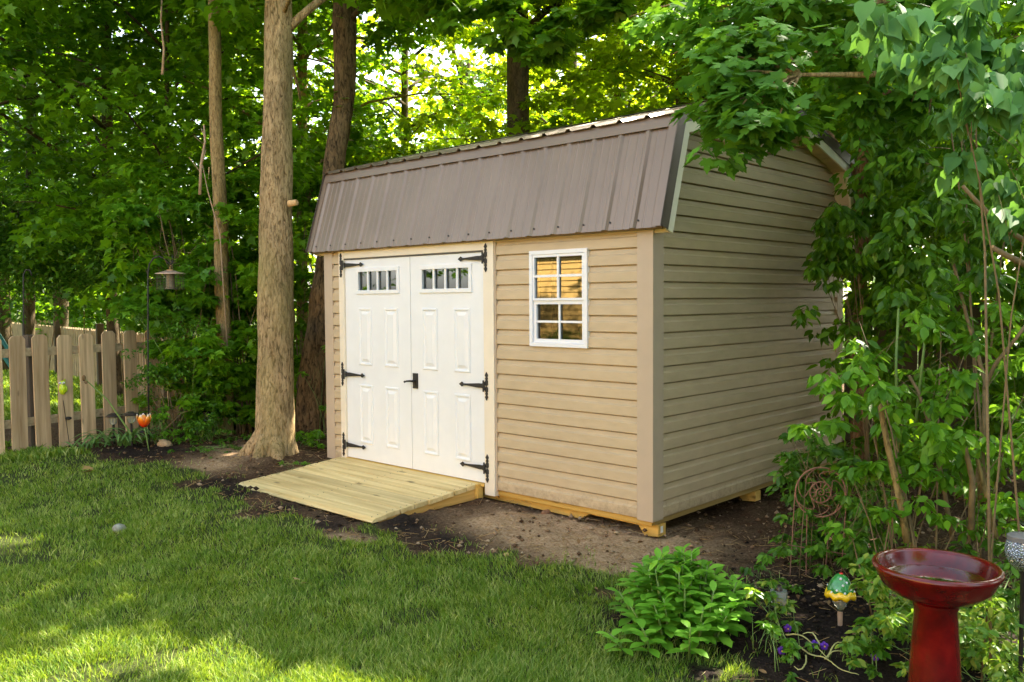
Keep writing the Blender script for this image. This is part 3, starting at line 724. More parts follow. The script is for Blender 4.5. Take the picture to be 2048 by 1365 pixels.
# sparse blades and weeds in the soil edge
x, y, r = sample_polar(60000, 3.2, 11, R(98), R(170)); k = soilmask(x, y) & (soilmask(x-.35, y-.35) == False) & (rng.random(len(x)) < .5) & ~((x > RX0-.1) & (x < RX1+.1) & (y > y1r-.1))
x, y = x[k], y[k]; k = vnoise(x, y, .12, 51) > .52; x, y = x[k], y[k]
blades('grass_tufts', x, y, .02+.035*rng.random(len(x)), .004, MT['grass'], 'sparse grass tufts creeping into the bare soil')
# lawn beyond the picket fence
x, y, r = sample_polar(120000, 9.5, 26, R(128), R(170)); k = ~soilmask(x, y); x, y, r = x[k], y[k], r[k]
blades('grass_beyond', x, y, .05+.05*rng.random(len(x)), .012+.0008*r, MT['grass'], 'shaded lawn seen between the pickets of the fence')
# clods and chips in the soil
def lumps(name, n, region, smin, smax, mat, label, cat):
    x, y, r = sample_polar(n*4, 3.3, 11, R(88), R(160)); k = region(x, y); x, y = x[k][:n], y[k][:n]; n = len(x)
    k = ~((x > RX0-.02) & (x < RX1+.02) & (y > y1r-.01)); x, y = x[k], y[k]; n = len(x)
    s = smin+(smax-smin)*rng.random(n)**4; z = npgz(x, y)+(vnoise(x, y, .5, 11)-.5)*.03
    base = np.array([(1, 0, 0), (-1, 0, 0), (0, 1, 0), (0, -1, 0), (0, 0, 1), (0, 0, -1), (.7, .7, .3), (-.7, .7, -.2), (-.7, -.7, .4), (.7, -.7, -.3)])
    V = base[None]*(.6+.7*rng.random((n, 10, 1))); a = rng.random(n)*6.28; ca, sa = np.cos(a)[:, None], np.sin(a)[:, None]
    V = np.stack([V[..., 0]*ca-V[..., 1]*sa, V[..., 0]*sa+V[..., 1]*ca, V[..., 2]*(.5+.4*rng.random((n, 1)))], -1)*s[:, None, None]+np.stack([x, y, z+s*.2], 1)[:, None, :]
    Fb = np.array([(0, 6, 4), (6, 2, 4), (2, 7, 4), (7, 1, 4), (1, 8, 4), (8, 3, 4), (3, 9, 4), (9, 0, 4), (6, 0, 5), (2, 6, 5), (7, 2, 5), (1, 7, 5), (8, 1, 5), (3, 8, 5), (9, 3, 5), (0, 9, 5)])
    kk = (np.arange(n)*10)[:, None, None]
    return tag(npmesh(name, V.reshape(-1, 3), [(kk+Fb[None]).reshape(-1, 3)], mat), label, cat, kind='stuff')
MT['clod'] = leafmat('soil_clod', [(.06, .035, .02), (.17, .105, .06), (.42, .31, .20)], (.05, .03, .02), .0, .95, .1)
MT['chips'] = leafmat('bark_chip', [(.010, .007, .005), (.025, .017, .012), (.09, .06, .04)], (.05, .03, .02), .0, .95, .1)
lumps('soil_clods', 8000, lambda x, y: soilmask(x, y) & ~((x > .7) & (y < -.5)), .003, .022, MT['clod'], 'loose brown clods of soil around the ramp and shed', 'soil')
def nearramp(x, y): d = np.hypot(np.maximum(np.maximum(RX0-x, x-RX1), 0), np.maximum(y1r-y, 0)); return (d > .015) & (d < .17) & (y > -1.4) & (y < -.7)
lumps('dug_soil', 2600, nearramp, .006, .030, MT['chips'], 'dark crumbly soil heaped along the foot of the ramp', 'soil')
lumps('mulch', 5000, lambda x, y: soilmask(x, y) & (x > .5) & (y < .5), .003, .014, MT['chips'], 'dark mulch of the flower bed at the lower right', 'mulch')
# straw and twigs
x, y, r = sample_polar(9000, 3.4, 10, R(88), R(158)); k = soilmask(x, y) & ~((x > RX0-.02) & (x < RX1+.02) & (y > y1r)) & (y < .5) & (vnoise(x, y, .4, 61) > .35) & ~((x > .5) & (y < -.2) & (rng.random(len(x)) < .8)); x, y = x[k], y[k]
n = len(x); a = rng.random(n)*PI; ln = .012+.07*rng.random(n)**3; z = npgz(x, y)+.004+.012*rng.random(n); w = .0012+.001*rng.random(n)
d = np.stack([np.cos(a)*ln, np.sin(a)*ln, rng.normal(size=n)*.15*ln], 1); q = np.stack([-np.sin(a)*w, np.cos(a)*w, 0*w], 1); Bp = np.stack([x, y, z], 1); up = np.array([0, 0, .002])
V = np.stack([Bp-d-q, Bp-d+q, Bp+d+q, Bp+d-q, Bp-d+up, Bp+d+up], 1).reshape(-1, 3); kk = (np.arange(n)*6)[:, None]
tag(npmesh('straw_litter', V, [kk+np.array([[0, 1, 2, 3]]), kk+np.array([[0, 3, 5, 4]]), kk+np.array([[1, 4, 5, 2]])], MT['lf_dry']), 'dry straw and twig litter scattered over the soil', 'litter', kind='stuff')
# dry leaf litter
x, y, r = sample_polar(5200, 3.5, 10.5, R(88), R(158)); k = soilmask(x, y) & ~((x > RX0-.02) & (x < RX1+.02) & (y > y1r)) & ~((x > -L) & (x < 0) & (y > -.02)) & (vnoise(x, y, .6, 63) > .42) & (((x > .3) & ~((x > .6) & (y < -.5))) | (x < -3.6) | (rng.random(len(x)) < .2)); x, y = x[k], y[k]; n = len(x)
MT['lf_litter'] = leafmat('leaf_litter', [(.05, .03, .015), (.16, .09, .04), (.40, .26, .13)], (.2, .12, .04), .1, .8, .1)
tag(leaves('leaf_litter', OVAL, np.stack([x, y, npgz(x, y)+.012], 1), np.stack([rng.normal(size=n), rng.normal(size=n), rng.normal(size=n)*.25], 1), np.stack([rng.normal(size=n)*.5, rng.normal(size=n)*.5, np.ones(n)], 1), .018+.028*rng.random(n), MT['lf_litter']), 'brown leaf litter lying on the bare soil', 'litter', kind='stuff')
# a few countable ones
for j, (u, v, s, nm, lab) in enumerate(((330, 893, .085, 'stone', 'round tan stone on dark mulch beside the tulip ornament'), (238, 1061, .050, 'stone', 'pale grey stone lying out on the lawn'),
                          (1013, 1112, .022, 'stone', 'small ochre stone on the soil edge before the window'), (1092, 1028, .035, 'soil_clod', 'reddish brown clod under the shed floor right of the ramp'))):
    p = gnd(u, v); rr = random.Random(j+2); mb = MB(); mb.ball((0, 0, 0), s, 12, 8, (1, .75, .6))
    for i, q in enumerate(mb.v):
        f = 1+.22*(vnoise(q[0]*3+j, q[1]*3+q[2]*2, s*.9, j)-.5)*2; mb.v[i] = (q[0]*f, q[1]*f, q[2]*f)
    o = mb.build(nm, simple('rock_%d' % j, [(.40, .27, .15), (.24, .25, .20), (.5, .35, .14), (.20, .10, .05)][j], .85, 0, .3, 40, .4), None, smooth='full')
    o.location = (p.x, p.y, p.z+s*.28); o.rotation_euler = (0, .1, j*1.3+.4); tag(o, lab, 'clod' if 'clod' in nm else 'stone')
for j, (u, v, s, rz, lab) in enumerate(((182, 948, .075, .4, 'pale tan dead leaf lying on the lawn'), (600, 1172, .03, 1.2, 'tiny orange dry leaf in the lawn'), (660, 1078, .0, 0, ''))):
    if s == 0: continue
    p = gnd(u, v); P = np.array([[p.x, p.y, p.z+.045]]*2)+rng.normal(size=(2, 3))*.012
    o = leaves('dead_leaf', MAPLE, P, rng.normal(size=(2, 3))*[1, 1, .2], np.array([[.3, .1, 1.], [-.3, .4, 1]]), s*1.3, MT['lf_dry'], None, (p.x, p.y, p.z)); o.location = (p.x, p.y, p.z); tag(o, lab, 'leaf')

# ================================================================== TREES
def path_img(pts, d): return [at(u, v, d) for u, v, w in pts], [w/2*d/FPX for u, v, w in pts]
def trunk_mesh(mb, pts, rad, n=20, seed=0, rough=.05):
    """smoothed, slightly irregular trunk"""
    P = [Vector(p) for p in pts]; out, rr = [], []
    for i in range(len(P)-1):
        p0 = P[max(i-1, 0)]; p1 = P[i]; p2 = P[i+1]; p3 = P[min(i+2, len(P)-1)]
        k = max(3, int((p2-p1).length/.09))
        k = min(k, 30)
        for j in range(k):
            t = j/k; out.append(.5*((2*p1)+(-p0+p2)*t+(2*p0-5*p1+4*p2-p3)*t*t+(-p0+3*p1-3*p2+p3)*t**3)); rr.append(rad[i]+(rad[i+1]-rad[i])*t)
    out.append(P[-1]); rr.append(rad[-1]); k0 = len(mb.v); mb.tube(out, rr, n)
    for i in range(len(out)):
        c = out[i]
        for k in range(n):
            q = Vector(mb.v[k0+i*n+k]); a = 2*PI*k/n
            f = 1+rough*2*(float(vnoise(a*1.6+seed*9, c.z*2.2, 1, seed+1))-.5)+rough*(float(vnoise(a*5+seed, c.z*6, 1, seed+2))-.5)
            mb.v[k0+i*n+k] = tuple(c+(q-c)*f)
    return out
def limb(mb, p0, p1, r0, r1, rr, sag=.1, n=7, k=7):
    P = []; d = p1-p0
    s1 = Vector((rr.uniform(-1, 1), rr.uniform(-1, 1), rr.uniform(-1, 1)))*d.length*.07
    for i in range(k+1):
        t = i/k; P.append(p0+d*t+s1*math.sin(t*PI)*1.0+Vector((0, 0, sag*d.length*math.sin(t*PI)))+Vector((rr.uniform(-1, 1), rr.uniform(-1, 1), rr.uniform(-1, 1)))*d.length*.012)
    mb.tube(P, [r0+(r1-r0)*i/k for i in range(k+1)], n); return P

def tree(name, label, cat, trunk, rad, bark, leafm, zc0, zc1, cr, nlimb, ncl, nper, ls, seed, group=None, tmpl=STAR, extra=None, n=16, hi=1.7, hole=True, rough=.05, tn=None, bias=(0, 0)):
    """trunk: world points; crown of layered sprays between heights zc0 and zc1 with radius cr"""
    rr = random.Random(seed); rg = np.random.default_rng(seed)
    base = Vector(trunk[0]); root = thing(name, label, cat, base, group)
    mb = MB(); pts = trunk_mesh(mb, trunk, rad, n, seed, rough)
    if extra: extra(mb, pts, rr)
    mb.xf(Matrix.Translation(-base)); mb.build('trunk', bark, root, smooth='full')
    if ncl:
        lm = MB(); cl = []
        top = pts[-1].z
        for i in range(nlimb):
            zz = zc0+(zc1-zc0)*((i+.5)/nlimb)**.9; z0 = max(pts[0].z+.5, min(zz-.25*cr*rr.uniform(.3, 1), top-.05))
            j = min(range(len(pts)), key=lambda q: abs(pts[q].z-z0)); p0 = pts[j]
            a = i*2.4+rr.uniform(-.5, .5); f = math.sin(PI*min(1, (.25+.75*(zz-zc0)/(zc1-zc0))))**.5*.35+.75; rl = cr*f*rr.uniform(.7, 1.1)
            p1 = Vector((p0.x+math.cos(a)*rl+bias[0], p0.y+math.sin(a)*rl+bias[1], zz+rr.uniform(-.1, .5)))
            P = limb(lm, p0, p1, rad[-1]*.35+.012, .006, rr, .10, 5)
            per = max(1, ncl//nlimb)
            for q in range(per):
                t = .25+.8*rr.random()**.8; c = P[min(len(P)-1, int(t*(len(P)-1)))].copy() if t < 1 else P[-1].copy()
                sp = .16*rl+.12
                c += Vector((rr.gauss(0, 1)*sp*1.4, rr.gauss(0, 1)*sp*1.4, rr.gauss(0, .7)*sp-.06))
                big = hi if c.z > 6.6+.0 else 1
                r = rr.uniform(.30, .58)*(1.25 if big > 1 else 1)
                cl.append((tuple(c), (r, r, r*rr.uniform(.28, .5)), int(nper/big**1.6*rr.uniform(.6, 1.3)), ls*big))
        lm.xf(Matrix.Translation(-base)); lm.build('limbs', bark, root, smooth='full', fix=False)
        P, A, Nn, S = clumpleaves(rg, cl)
        k = (P[:, 2] > pts[0].z+.15)
        if hole: k &= ~sunhole(P) & ~(sungap(P) & (rg.random(len(P)) < .84))
        k &= ~((P[:, 0] > XL-.1) & (P[:, 0] < XR+.1) & (P[:, 1] > -.35) & (P[:, 1] < D+.3) & (P[:, 2] < 3.2))
        leaves('crown', tmpl, P[k], A[k], Nn[k], S[k], leafm, root, base)
    return root

# foreground maple with flared roots, a sawn stub and a limb at the top
def t1x(mb, pts, rr):
    b = pts[0]
    for a, l, r in ((-.4, .36, .10), (.7, .28, .09), (1.9, .3, .08), (3.0, .30, .09), (4.1, .38, .11), (5.1, .34, .10)):
        d = Vector((math.cos(a), math.sin(a), 0)); mb.tube([b+d*.08+Vector((0, 0, .34)), b+d*.15+Vector((0, 0, .15)), b+d*(l*.70)+Vector((0, 0, .04)), b+d*l+Vector((0, 0, -.04))], [.05, r*.8, r*.62, r*.25], 10)
    limb(mb, at(572, 62, 8.54), at(760, -60, 8.9), .045, .03, rr, .02, 8)
    limb(mb, at(572, 62, 8.54), at(600, 200, 9.3), .03, .012, rr, -.02, 7)
d1 = 8.56
P, r = path_img([(548, 915, 96), (549, 885, 80), (550, 800, 72), (551, 640, 70), (552, 480, 66), (554, 300, 60), (556, 150, 56), (557, 0, 52), (560, -250, 50), (566, -800, 36), (570, -1500, 14)], d1)
t1 = tree('maple_tree', 'thick pale barked maple trunk standing left of the shed ramp', 'tree', P, r, MT['bark1'], MT['lf_mid'], 4.9, 10.2, 3.6, 18, 230, 70, .15, 11, extra=t1x, n=36, hi=1.35, rough=.06)
st = MB(); p = at(578, 408, d1-.15); q = p+_R*.085+Vector((0, 0, .008))-_F*.03; st.tube([p, q], [.034, .028], 14)
st = st.build('sawn_stub', MT['cutwood'], t1, bevel=.004); st.location = -Vector(t1.location)
d2 = 9.7
P, r = path_img([(452, 905, 33), (451, 800, 31), (449, 680, 29), (443, 560, 28), (440, 400, 27), (432, 250, 25), (430, 100, 24), (428, 0, 23), (426, -300, 20), (430, -900, 9)], d2)
tree('slim_tree', 'slim straight trunk left of the thick maple', 'tree', P, r, MT['bark2'], MT['lf_mid'], 4.7, 8.4, 2.3, 12, 120, 60, .14, 12, n=18, hi=1.3)
d3 = 10.1
def t3x(mb, pts, rr):
    P, r = path_img([(660, 905, 50), (668, 760, 52), (655, 640, 60)], d3+.05); trunk_mesh(mb, P, r, 16, 8, .12)
P, r = path_img([(616, 900, 66), (622, 800, 62), (640, 690, 64), (655, 600, 68), (664, 480, 50), (668, 330, 44), (688, 200, 44), (690, 60, 46), (690, -200, 44), (700, -900, 20)], d3)
tree('leaning_tree', 'dark knotted leaning trunk between the maple and the shed corner', 'tree', P, r, MT['bark3'], MT['lf_mid'], 4.9, 8.6, 3.0, 14, 170, 60, .14, 13, extra=t3x, n=22, hi=1.3, rough=.10)
# mid wood trees: (u, depth, width px, lean px, kind, leaf, crown base, top, radius)
WOOD = [
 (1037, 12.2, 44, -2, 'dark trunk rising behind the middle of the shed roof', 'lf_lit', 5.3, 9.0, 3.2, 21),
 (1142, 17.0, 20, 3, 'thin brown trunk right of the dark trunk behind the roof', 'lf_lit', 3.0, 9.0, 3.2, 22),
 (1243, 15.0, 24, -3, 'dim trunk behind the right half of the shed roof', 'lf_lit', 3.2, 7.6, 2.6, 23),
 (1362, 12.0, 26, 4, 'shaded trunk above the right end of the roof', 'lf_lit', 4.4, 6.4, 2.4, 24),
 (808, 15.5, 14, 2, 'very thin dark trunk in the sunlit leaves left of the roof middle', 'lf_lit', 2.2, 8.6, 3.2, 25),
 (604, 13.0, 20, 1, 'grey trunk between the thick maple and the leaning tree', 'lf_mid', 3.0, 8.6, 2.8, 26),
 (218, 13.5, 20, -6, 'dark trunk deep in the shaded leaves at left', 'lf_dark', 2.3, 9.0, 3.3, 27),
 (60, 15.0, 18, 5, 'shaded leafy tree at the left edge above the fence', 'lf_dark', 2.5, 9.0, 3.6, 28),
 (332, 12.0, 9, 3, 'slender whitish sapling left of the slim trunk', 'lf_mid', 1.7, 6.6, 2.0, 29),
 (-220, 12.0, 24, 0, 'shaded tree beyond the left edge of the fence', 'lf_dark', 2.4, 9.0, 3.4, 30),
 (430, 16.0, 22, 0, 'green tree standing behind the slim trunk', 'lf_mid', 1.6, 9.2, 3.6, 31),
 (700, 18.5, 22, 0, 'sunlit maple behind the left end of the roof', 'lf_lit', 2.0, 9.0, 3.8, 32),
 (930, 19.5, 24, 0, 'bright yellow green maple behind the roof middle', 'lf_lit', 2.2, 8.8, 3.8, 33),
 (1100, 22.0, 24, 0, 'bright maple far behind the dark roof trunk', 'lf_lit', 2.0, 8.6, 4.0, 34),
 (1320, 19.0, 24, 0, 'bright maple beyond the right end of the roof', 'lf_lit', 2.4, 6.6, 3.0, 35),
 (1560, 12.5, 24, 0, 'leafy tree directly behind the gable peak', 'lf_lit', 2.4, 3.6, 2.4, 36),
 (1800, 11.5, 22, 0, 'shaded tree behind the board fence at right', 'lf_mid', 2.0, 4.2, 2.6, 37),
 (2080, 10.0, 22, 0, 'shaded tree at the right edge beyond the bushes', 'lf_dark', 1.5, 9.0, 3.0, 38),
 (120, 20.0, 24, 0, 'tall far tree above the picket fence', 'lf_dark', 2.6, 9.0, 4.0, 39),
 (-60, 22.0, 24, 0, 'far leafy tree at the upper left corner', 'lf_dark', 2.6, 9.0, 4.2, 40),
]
for (u, d, w, lean, lab, lf, z0, z1, cr, sd_) in WOOD:
    far = d > 14.5
    b_ = at(u-lean*2, 601, d); zb = gz(b_.x, b_.y)-.1; pts, rad = [Vector((b_.x, b_.y, zb))], [w*.62*d/FPX]
    for v, ww in ((520, .56), (330, .52), (120, .5), (-80, .46), (-500, .3), (-900, .12)):
        p = at(u+lean*(1-(v/520)), v, d)
        if p.z > z1: break
        pts.append(p); rad.append(ww*w*d/FPX)
    z1 = z1-1.6+.9*((sd_*7) % 3) if far else z1+1.6
    tree('maple_tree' if 'maple' in lab else 'wood_tree', lab, 'tree', pts, rad, MT['bark4'] if lf != 'lf_mid' else MT['bark2'] if u == 604 else MT['bark4'], MT[lf], z0, z1, cr, 20,
         300 if not far else 210, 56 if not far else 42, .125 if not far else .15, sd_, tmpl=STAR if d < 16 else KITE, n=12, hi=1.5)
# slim reddish trunk beside the back corner of the shed
P, r = path_img([(1716, 985, 33), (1717, 900, 30), (1716, 760, 27), (1721, 600, 24), (1725, 480, 23), (1722, 380, 24), (1730, 250, 22), (1738, 60, 20), (1742, -300, 14)], 7.6)
P[0].z = gz(P[0].x, P[0].y)-.05
tree('sapling_tree', 'slim reddish trunk just right of the back corner of the shed', 'tree', P, r, MT['bark5'], MT['lf_dark'], 2.3, 5.2, 1.5, 12, 90, 60, .11, 44, n=14)
# far wood seen as one mass
cl = []
rr = random.Random(77)
for i in range(1150):
    u = rr.uniform(-500, 2500); d = rr.uniform(21, 33) if u > 450 else rr.uniform(27, 33); v = rr.uniform(80, 640)
    p = at(u, v, d); 
    if p.z > 6.8 or (rr.random() < .4 and v < 300): continue
    r_ = rr.uniform(.8, 1.5); cl.append((tuple(p), (r_, r_, r_*.5), 80, .24))
P, A, Nn, S = clumpleaves(np.random.default_rng(3), cl)
k = (P[:, 2] > -.1) & ~sunhole(P) & ~(sungap(P) & (np.random.default_rng(1).random(len(P)) < .2))
tag(leaves('far_wood', KITE, P[k], A[k], Nn[k], S[k], MT['lf_far']), 'far sunlit wood closing the view behind the trees', 'wood', kind='stuff')
#PART3
# ================================================================== BUSHES
def bush(name, label, cat, base, clumps, tmpl, ls, leafm, stemm, seed, nst=10, sr=.008, tilt=.5, droop=.4, group=None, twigs=True, stemto=None, hole=True):
    """base (u,v,d or Vector); clumps (u,v,d,r,n[,flat]) given where they are seen, each at its own distance"""
    rr = random.Random(seed); rg = np.random.default_rng(seed)
    b = base if isinstance(base, Vector) else at(*base); b = Vector((b.x, b.y, gz(b.x, b.y)))
    root = thing(name, label, cat, b, group)
    cl, cs = [], []
    for c in clumps:
        u, v, d, r, n = c[:5]; fl = c[5] if len(c) > 5 else .75; p = at(u, v, d)
        p.z = max(p.z, gz(p.x, p.y)+r*fl*.6); m = max(1, int(n/28)); cs.append(p)
        for i in range(m):
            q = Vector((rr.gauss(0, .5), rr.gauss(0, .5), rr.gauss(0, .5)*fl))*r; rc_ = r*rr.uniform(.28, .5)
            cl.append((tuple(p+q), (rc_, rc_, rc_*.6), 28, ls))
    P, A, Nn, S = clumpleaves(rg, cl, tilt, droop)
    k = P[:, 2] > npgz(P[:, 0], P[:, 1])+.01
    k &= ~((P[:, 0] > -L-.03) & (P[:, 0] < .06) & (P[:, 1] > -.08) & (P[:, 1] < D+.05) & (P[:, 2] < 2.9))
    if hole: k &= ~sunhole(P) & ~sungap(P)
    leaves('foliage', tmpl, P[k], A[k], Nn[k], S[k], leafm, root, b)
    mb = MB()
    tg = [c[0] for c in cl]; rr.shuffle(tg)
    for i in range(min(nst, len(tg))):
        t = Vector(tg[i]) if not stemto else at(*stemto[i % len(stemto)])
        o = b+Vector((rr.uniform(-.12, .12), rr.uniform(-.12, .12), -.02)); mid = o.lerp(t, .5)+Vector((0, 0, (t.z-o.z)*.18))
        r0 = sr*rr.uniform(.6, 1.3); P_ = [o, o.lerp(mid, .5)+Vector((0, 0, .03)), mid, mid.lerp(t, .5)+Vector((rr.uniform(-.02, .02), rr.uniform(-.02, .02), .02)), t]
        mb.tube(P_, [r0, r0*.85, r0*.7, r0*.5, r0*.25], 6)
        if twigs:
            for q in range(3):
                s0 = mid.lerp(t, rr.random()); e = Vector(tg[rr.randrange(len(tg))]); e = s0+(e-s0)*min(1, .35/((e-s0).length+.01)); mb.tube([s0, s0.lerp(e, .5)+Vector((0, 0, .015)), e], [r0*.35, r0*.25, r0*.12], 4)
    if mb.v: mb.xf(Matrix.Translation(-b)); mb.build('stems', stemm, root, smooth='full', fix=False)
    return root
def boxcl(u0, u1, v0, v1, d0, d1, n, r, per, seed, flat=.6):
    rr = random.Random(seed); return [(rr.uniform(u0, u1), rr.uniform(v0, v1), rr.uniform(d0, d1), r*rr.uniform(.7, 1.3), per, flat) for _ in range(n)]
ST, GS = MT['stem'], MT['greenstem']
# ---- left side, beyond and beside the fence
for j, (u, v, d, r, lab) in enumerate(((20, 500, 13.5, 1.2, 'rounded dark bush at the left edge above the fence'), (150, 440, 14, 1.3, 'rounded bush behind the far pickets with pale tips'), (100, 560, 12.8, .9, 'low dark bush just above the fence tops'),
                                       (260, 530, 12, .8, 'leafy bush behind the feeder pole'), (-90, 520, 13, 1.2, 'bush beyond the left end of the fence'))):
    p = at(u, v, d); bush('bush', lab, 'bush', p, [(u, v-20, d, r*.85, 2600, .6), (u-20, v-80, d+.4, r*.7, 1200, .6), (u+60, v-10, d-.2, r*.6, 1200, .5)], OVAL, .085, MT['lf_shrub'], ST, 100+j, 1, .012)
bush('lilac_bush', 'fine leaved shrub crowding the right end of the picket fence', 'shrub', (335, 870, 9.35), boxcl(285, 415, 655, 850, 9.0, 9.7, 16, .24, 190, 1), OVAL, .045, MT['lf_shrub'], ST, 120, 16, .007)
bush('maple_sapling', 'bright maple sapling leaning over the fence end beside the feeder', 'sapling', (395, 860, 9.6), boxcl(255, 420, 610, 700, 9.0, 9.8, 9, .22, 60, 2, .4)+boxcl(300, 430, 560, 640, 9.4, 10, 8, .25, 60, 3, .4), STAR, .105, MT['lf_bright'], GS, 121, 9, .007)
bush('understory_shrub', 'tall leafy shrub behind the feeder and the slim trunk', 'shrub', (400, 860, 10.4), boxcl(230, 520, 330, 640, 9.9, 11.2, 42, .34, 150, 4, .45), STAR, .10, MT['lf_mid'], ST, 122, 16, .012)
bush('understory_shrub', 'lighter leafy shrub with dead twigs left of the slim trunk', 'shrub', (390, 870, 10.0), boxcl(250, 430, 380, 620, 9.6, 10.3, 20, .28, 90, 5, .4), STAR, .11, MT['lf_bright'], ST, 123, 12, .008)
bush('understory_shrub', 'dark leafy shrub filling the gap between slim trunk and thick maple', 'shrub', (480, 880, 9.8), boxcl(440, 540, 360, 860, 9.3, 10.6, 36, .26, 120, 6, .6), STAR, .10, MT['lf_mid'], ST, 124, 14, .010)
bush('understory_shrub', 'dark shrub low behind the lamp left of the maple roots', 'shrub', (430, 880, 9.8), boxcl(340, 520, 680, 860, 9.2, 10.2, 34, .24, 110, 7, .6), STAR, .085, MT['lf_mid'], ST, 125, 10, .008)
bush('wild_vine', 'vine with broad leaves behind the thick maple and leaning trunk', 'vine', (600, 890, 10.9), boxcl(585, 665, 380, 860, 10.4, 11.2, 22, .24, 90, 8, .7), HEART, .085, MT['lf_mid'], ST, 126, 8, .008)
bush('wild_vine', 'small bright leaved vine on the leaning trunk at the shed corner', 'vine', (640, 880, 9.5), [(645, 690, 9.5, .16, 60), (625, 740, 9.5, .10, 28), (650, 650, 9.6, .1, 28), (648, 820, 9.4, .08, 28)], OVAL, .06, MT['lf_bright'], GS, 127, 4, .004)
bush('weed_clump', 'weeds growing between the maple roots and the shed corner', 'weeds', (630, 900, 9.0), boxcl(600, 650, 868, 895, 8.7, 9.5, 8, .12, 56, 9), OVAL, .045, MT['lf_bright'], GS, 128, 6, .003)
bush('weed_clump', 'low twiggy weeds under the dark lamp left of the maple', 'weeds', (420, 905, 9.2), boxcl(350, 500, 835, 895, 8.8, 9.6, 20, .14, 60, 10), OVAL, .04, MT['lf_shrub'], GS, 129, 14, .003)
bush('weed_clump', 'leafy weeds beside the tan stone at the fence end', 'weeds', (335, 880, 9.2), boxcl(300, 380, 820, 880, 9.0, 9.4, 8, .12, 56, 11), OVAL, .05, MT['lf_bright'], GS, 130, 8, .003)
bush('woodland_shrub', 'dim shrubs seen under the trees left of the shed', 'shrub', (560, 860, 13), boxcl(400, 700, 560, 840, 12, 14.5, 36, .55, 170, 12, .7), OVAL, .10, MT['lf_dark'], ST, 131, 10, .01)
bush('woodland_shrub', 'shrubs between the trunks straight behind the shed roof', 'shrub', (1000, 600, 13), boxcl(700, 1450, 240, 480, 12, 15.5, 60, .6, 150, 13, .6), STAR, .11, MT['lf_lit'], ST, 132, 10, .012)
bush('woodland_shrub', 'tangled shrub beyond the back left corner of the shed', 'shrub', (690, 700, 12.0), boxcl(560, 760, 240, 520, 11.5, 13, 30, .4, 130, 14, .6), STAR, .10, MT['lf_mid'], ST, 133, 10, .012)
bush('weed_clump', 'thin grassy weeds on the soil left of the maple roots', 'weeds', (400, 915, 8.9), boxcl(340, 500, 895, 935, 8.2, 8.8, 12, .08, 30, 91, .5), OVAL, .032, MT['lf_shrub'], GS, 191, 8, .002)
bush('weed_clump', 'tiny weeds between the ramp and the maple', 'weeds', (560, 930, 8.0), boxcl(500, 640, 925, 945, 7.7, 8.2, 7, .05, 28, 92, .5), OVAL, .026, MT['lf_bright'], GS, 192, 5, .002)
# hanging maple branches at the very top
bush('hanging_branch', 'dark maple branch hanging over the middle of the roof at the top', 'branch', at(1040, 150, 8.5), [(960, 20, 8.2, .35, 140, .3), (1050, 60, 8.2, .35, 150, .3), (1120, 90, 8.1, .28, 110, .3), (880, 0, 8.4, .35, 120, .3), (1180, 20, 8.1, .35, 120, .3), (760, -10, 8.5, .35, 120, .3), (1260, -20, 8.1, .4, 120, .3)], MAPLE, .15, MT['lf_dark'], ST, 140, 0)
for j, (u, lab) in enumerate(((-60, 'dark hedge tree behind the far picket fence at the left edge'), (110, 'dark hedge tree behind the far picket fence near the bare hook'), (270, 'dark hedge tree behind the far picket fence near the feeder pole'))):
    bush('hedge_tree', lab, 'tree', at(u, 700, 25), boxcl(u-100, u+100, 480, 690, 24.5, 26, 16, 1.2, 220, 170+j, .7), KITE, .2, MT['lf_dark'], ST, 170+j, 3, .03, twigs=False, hole=False)
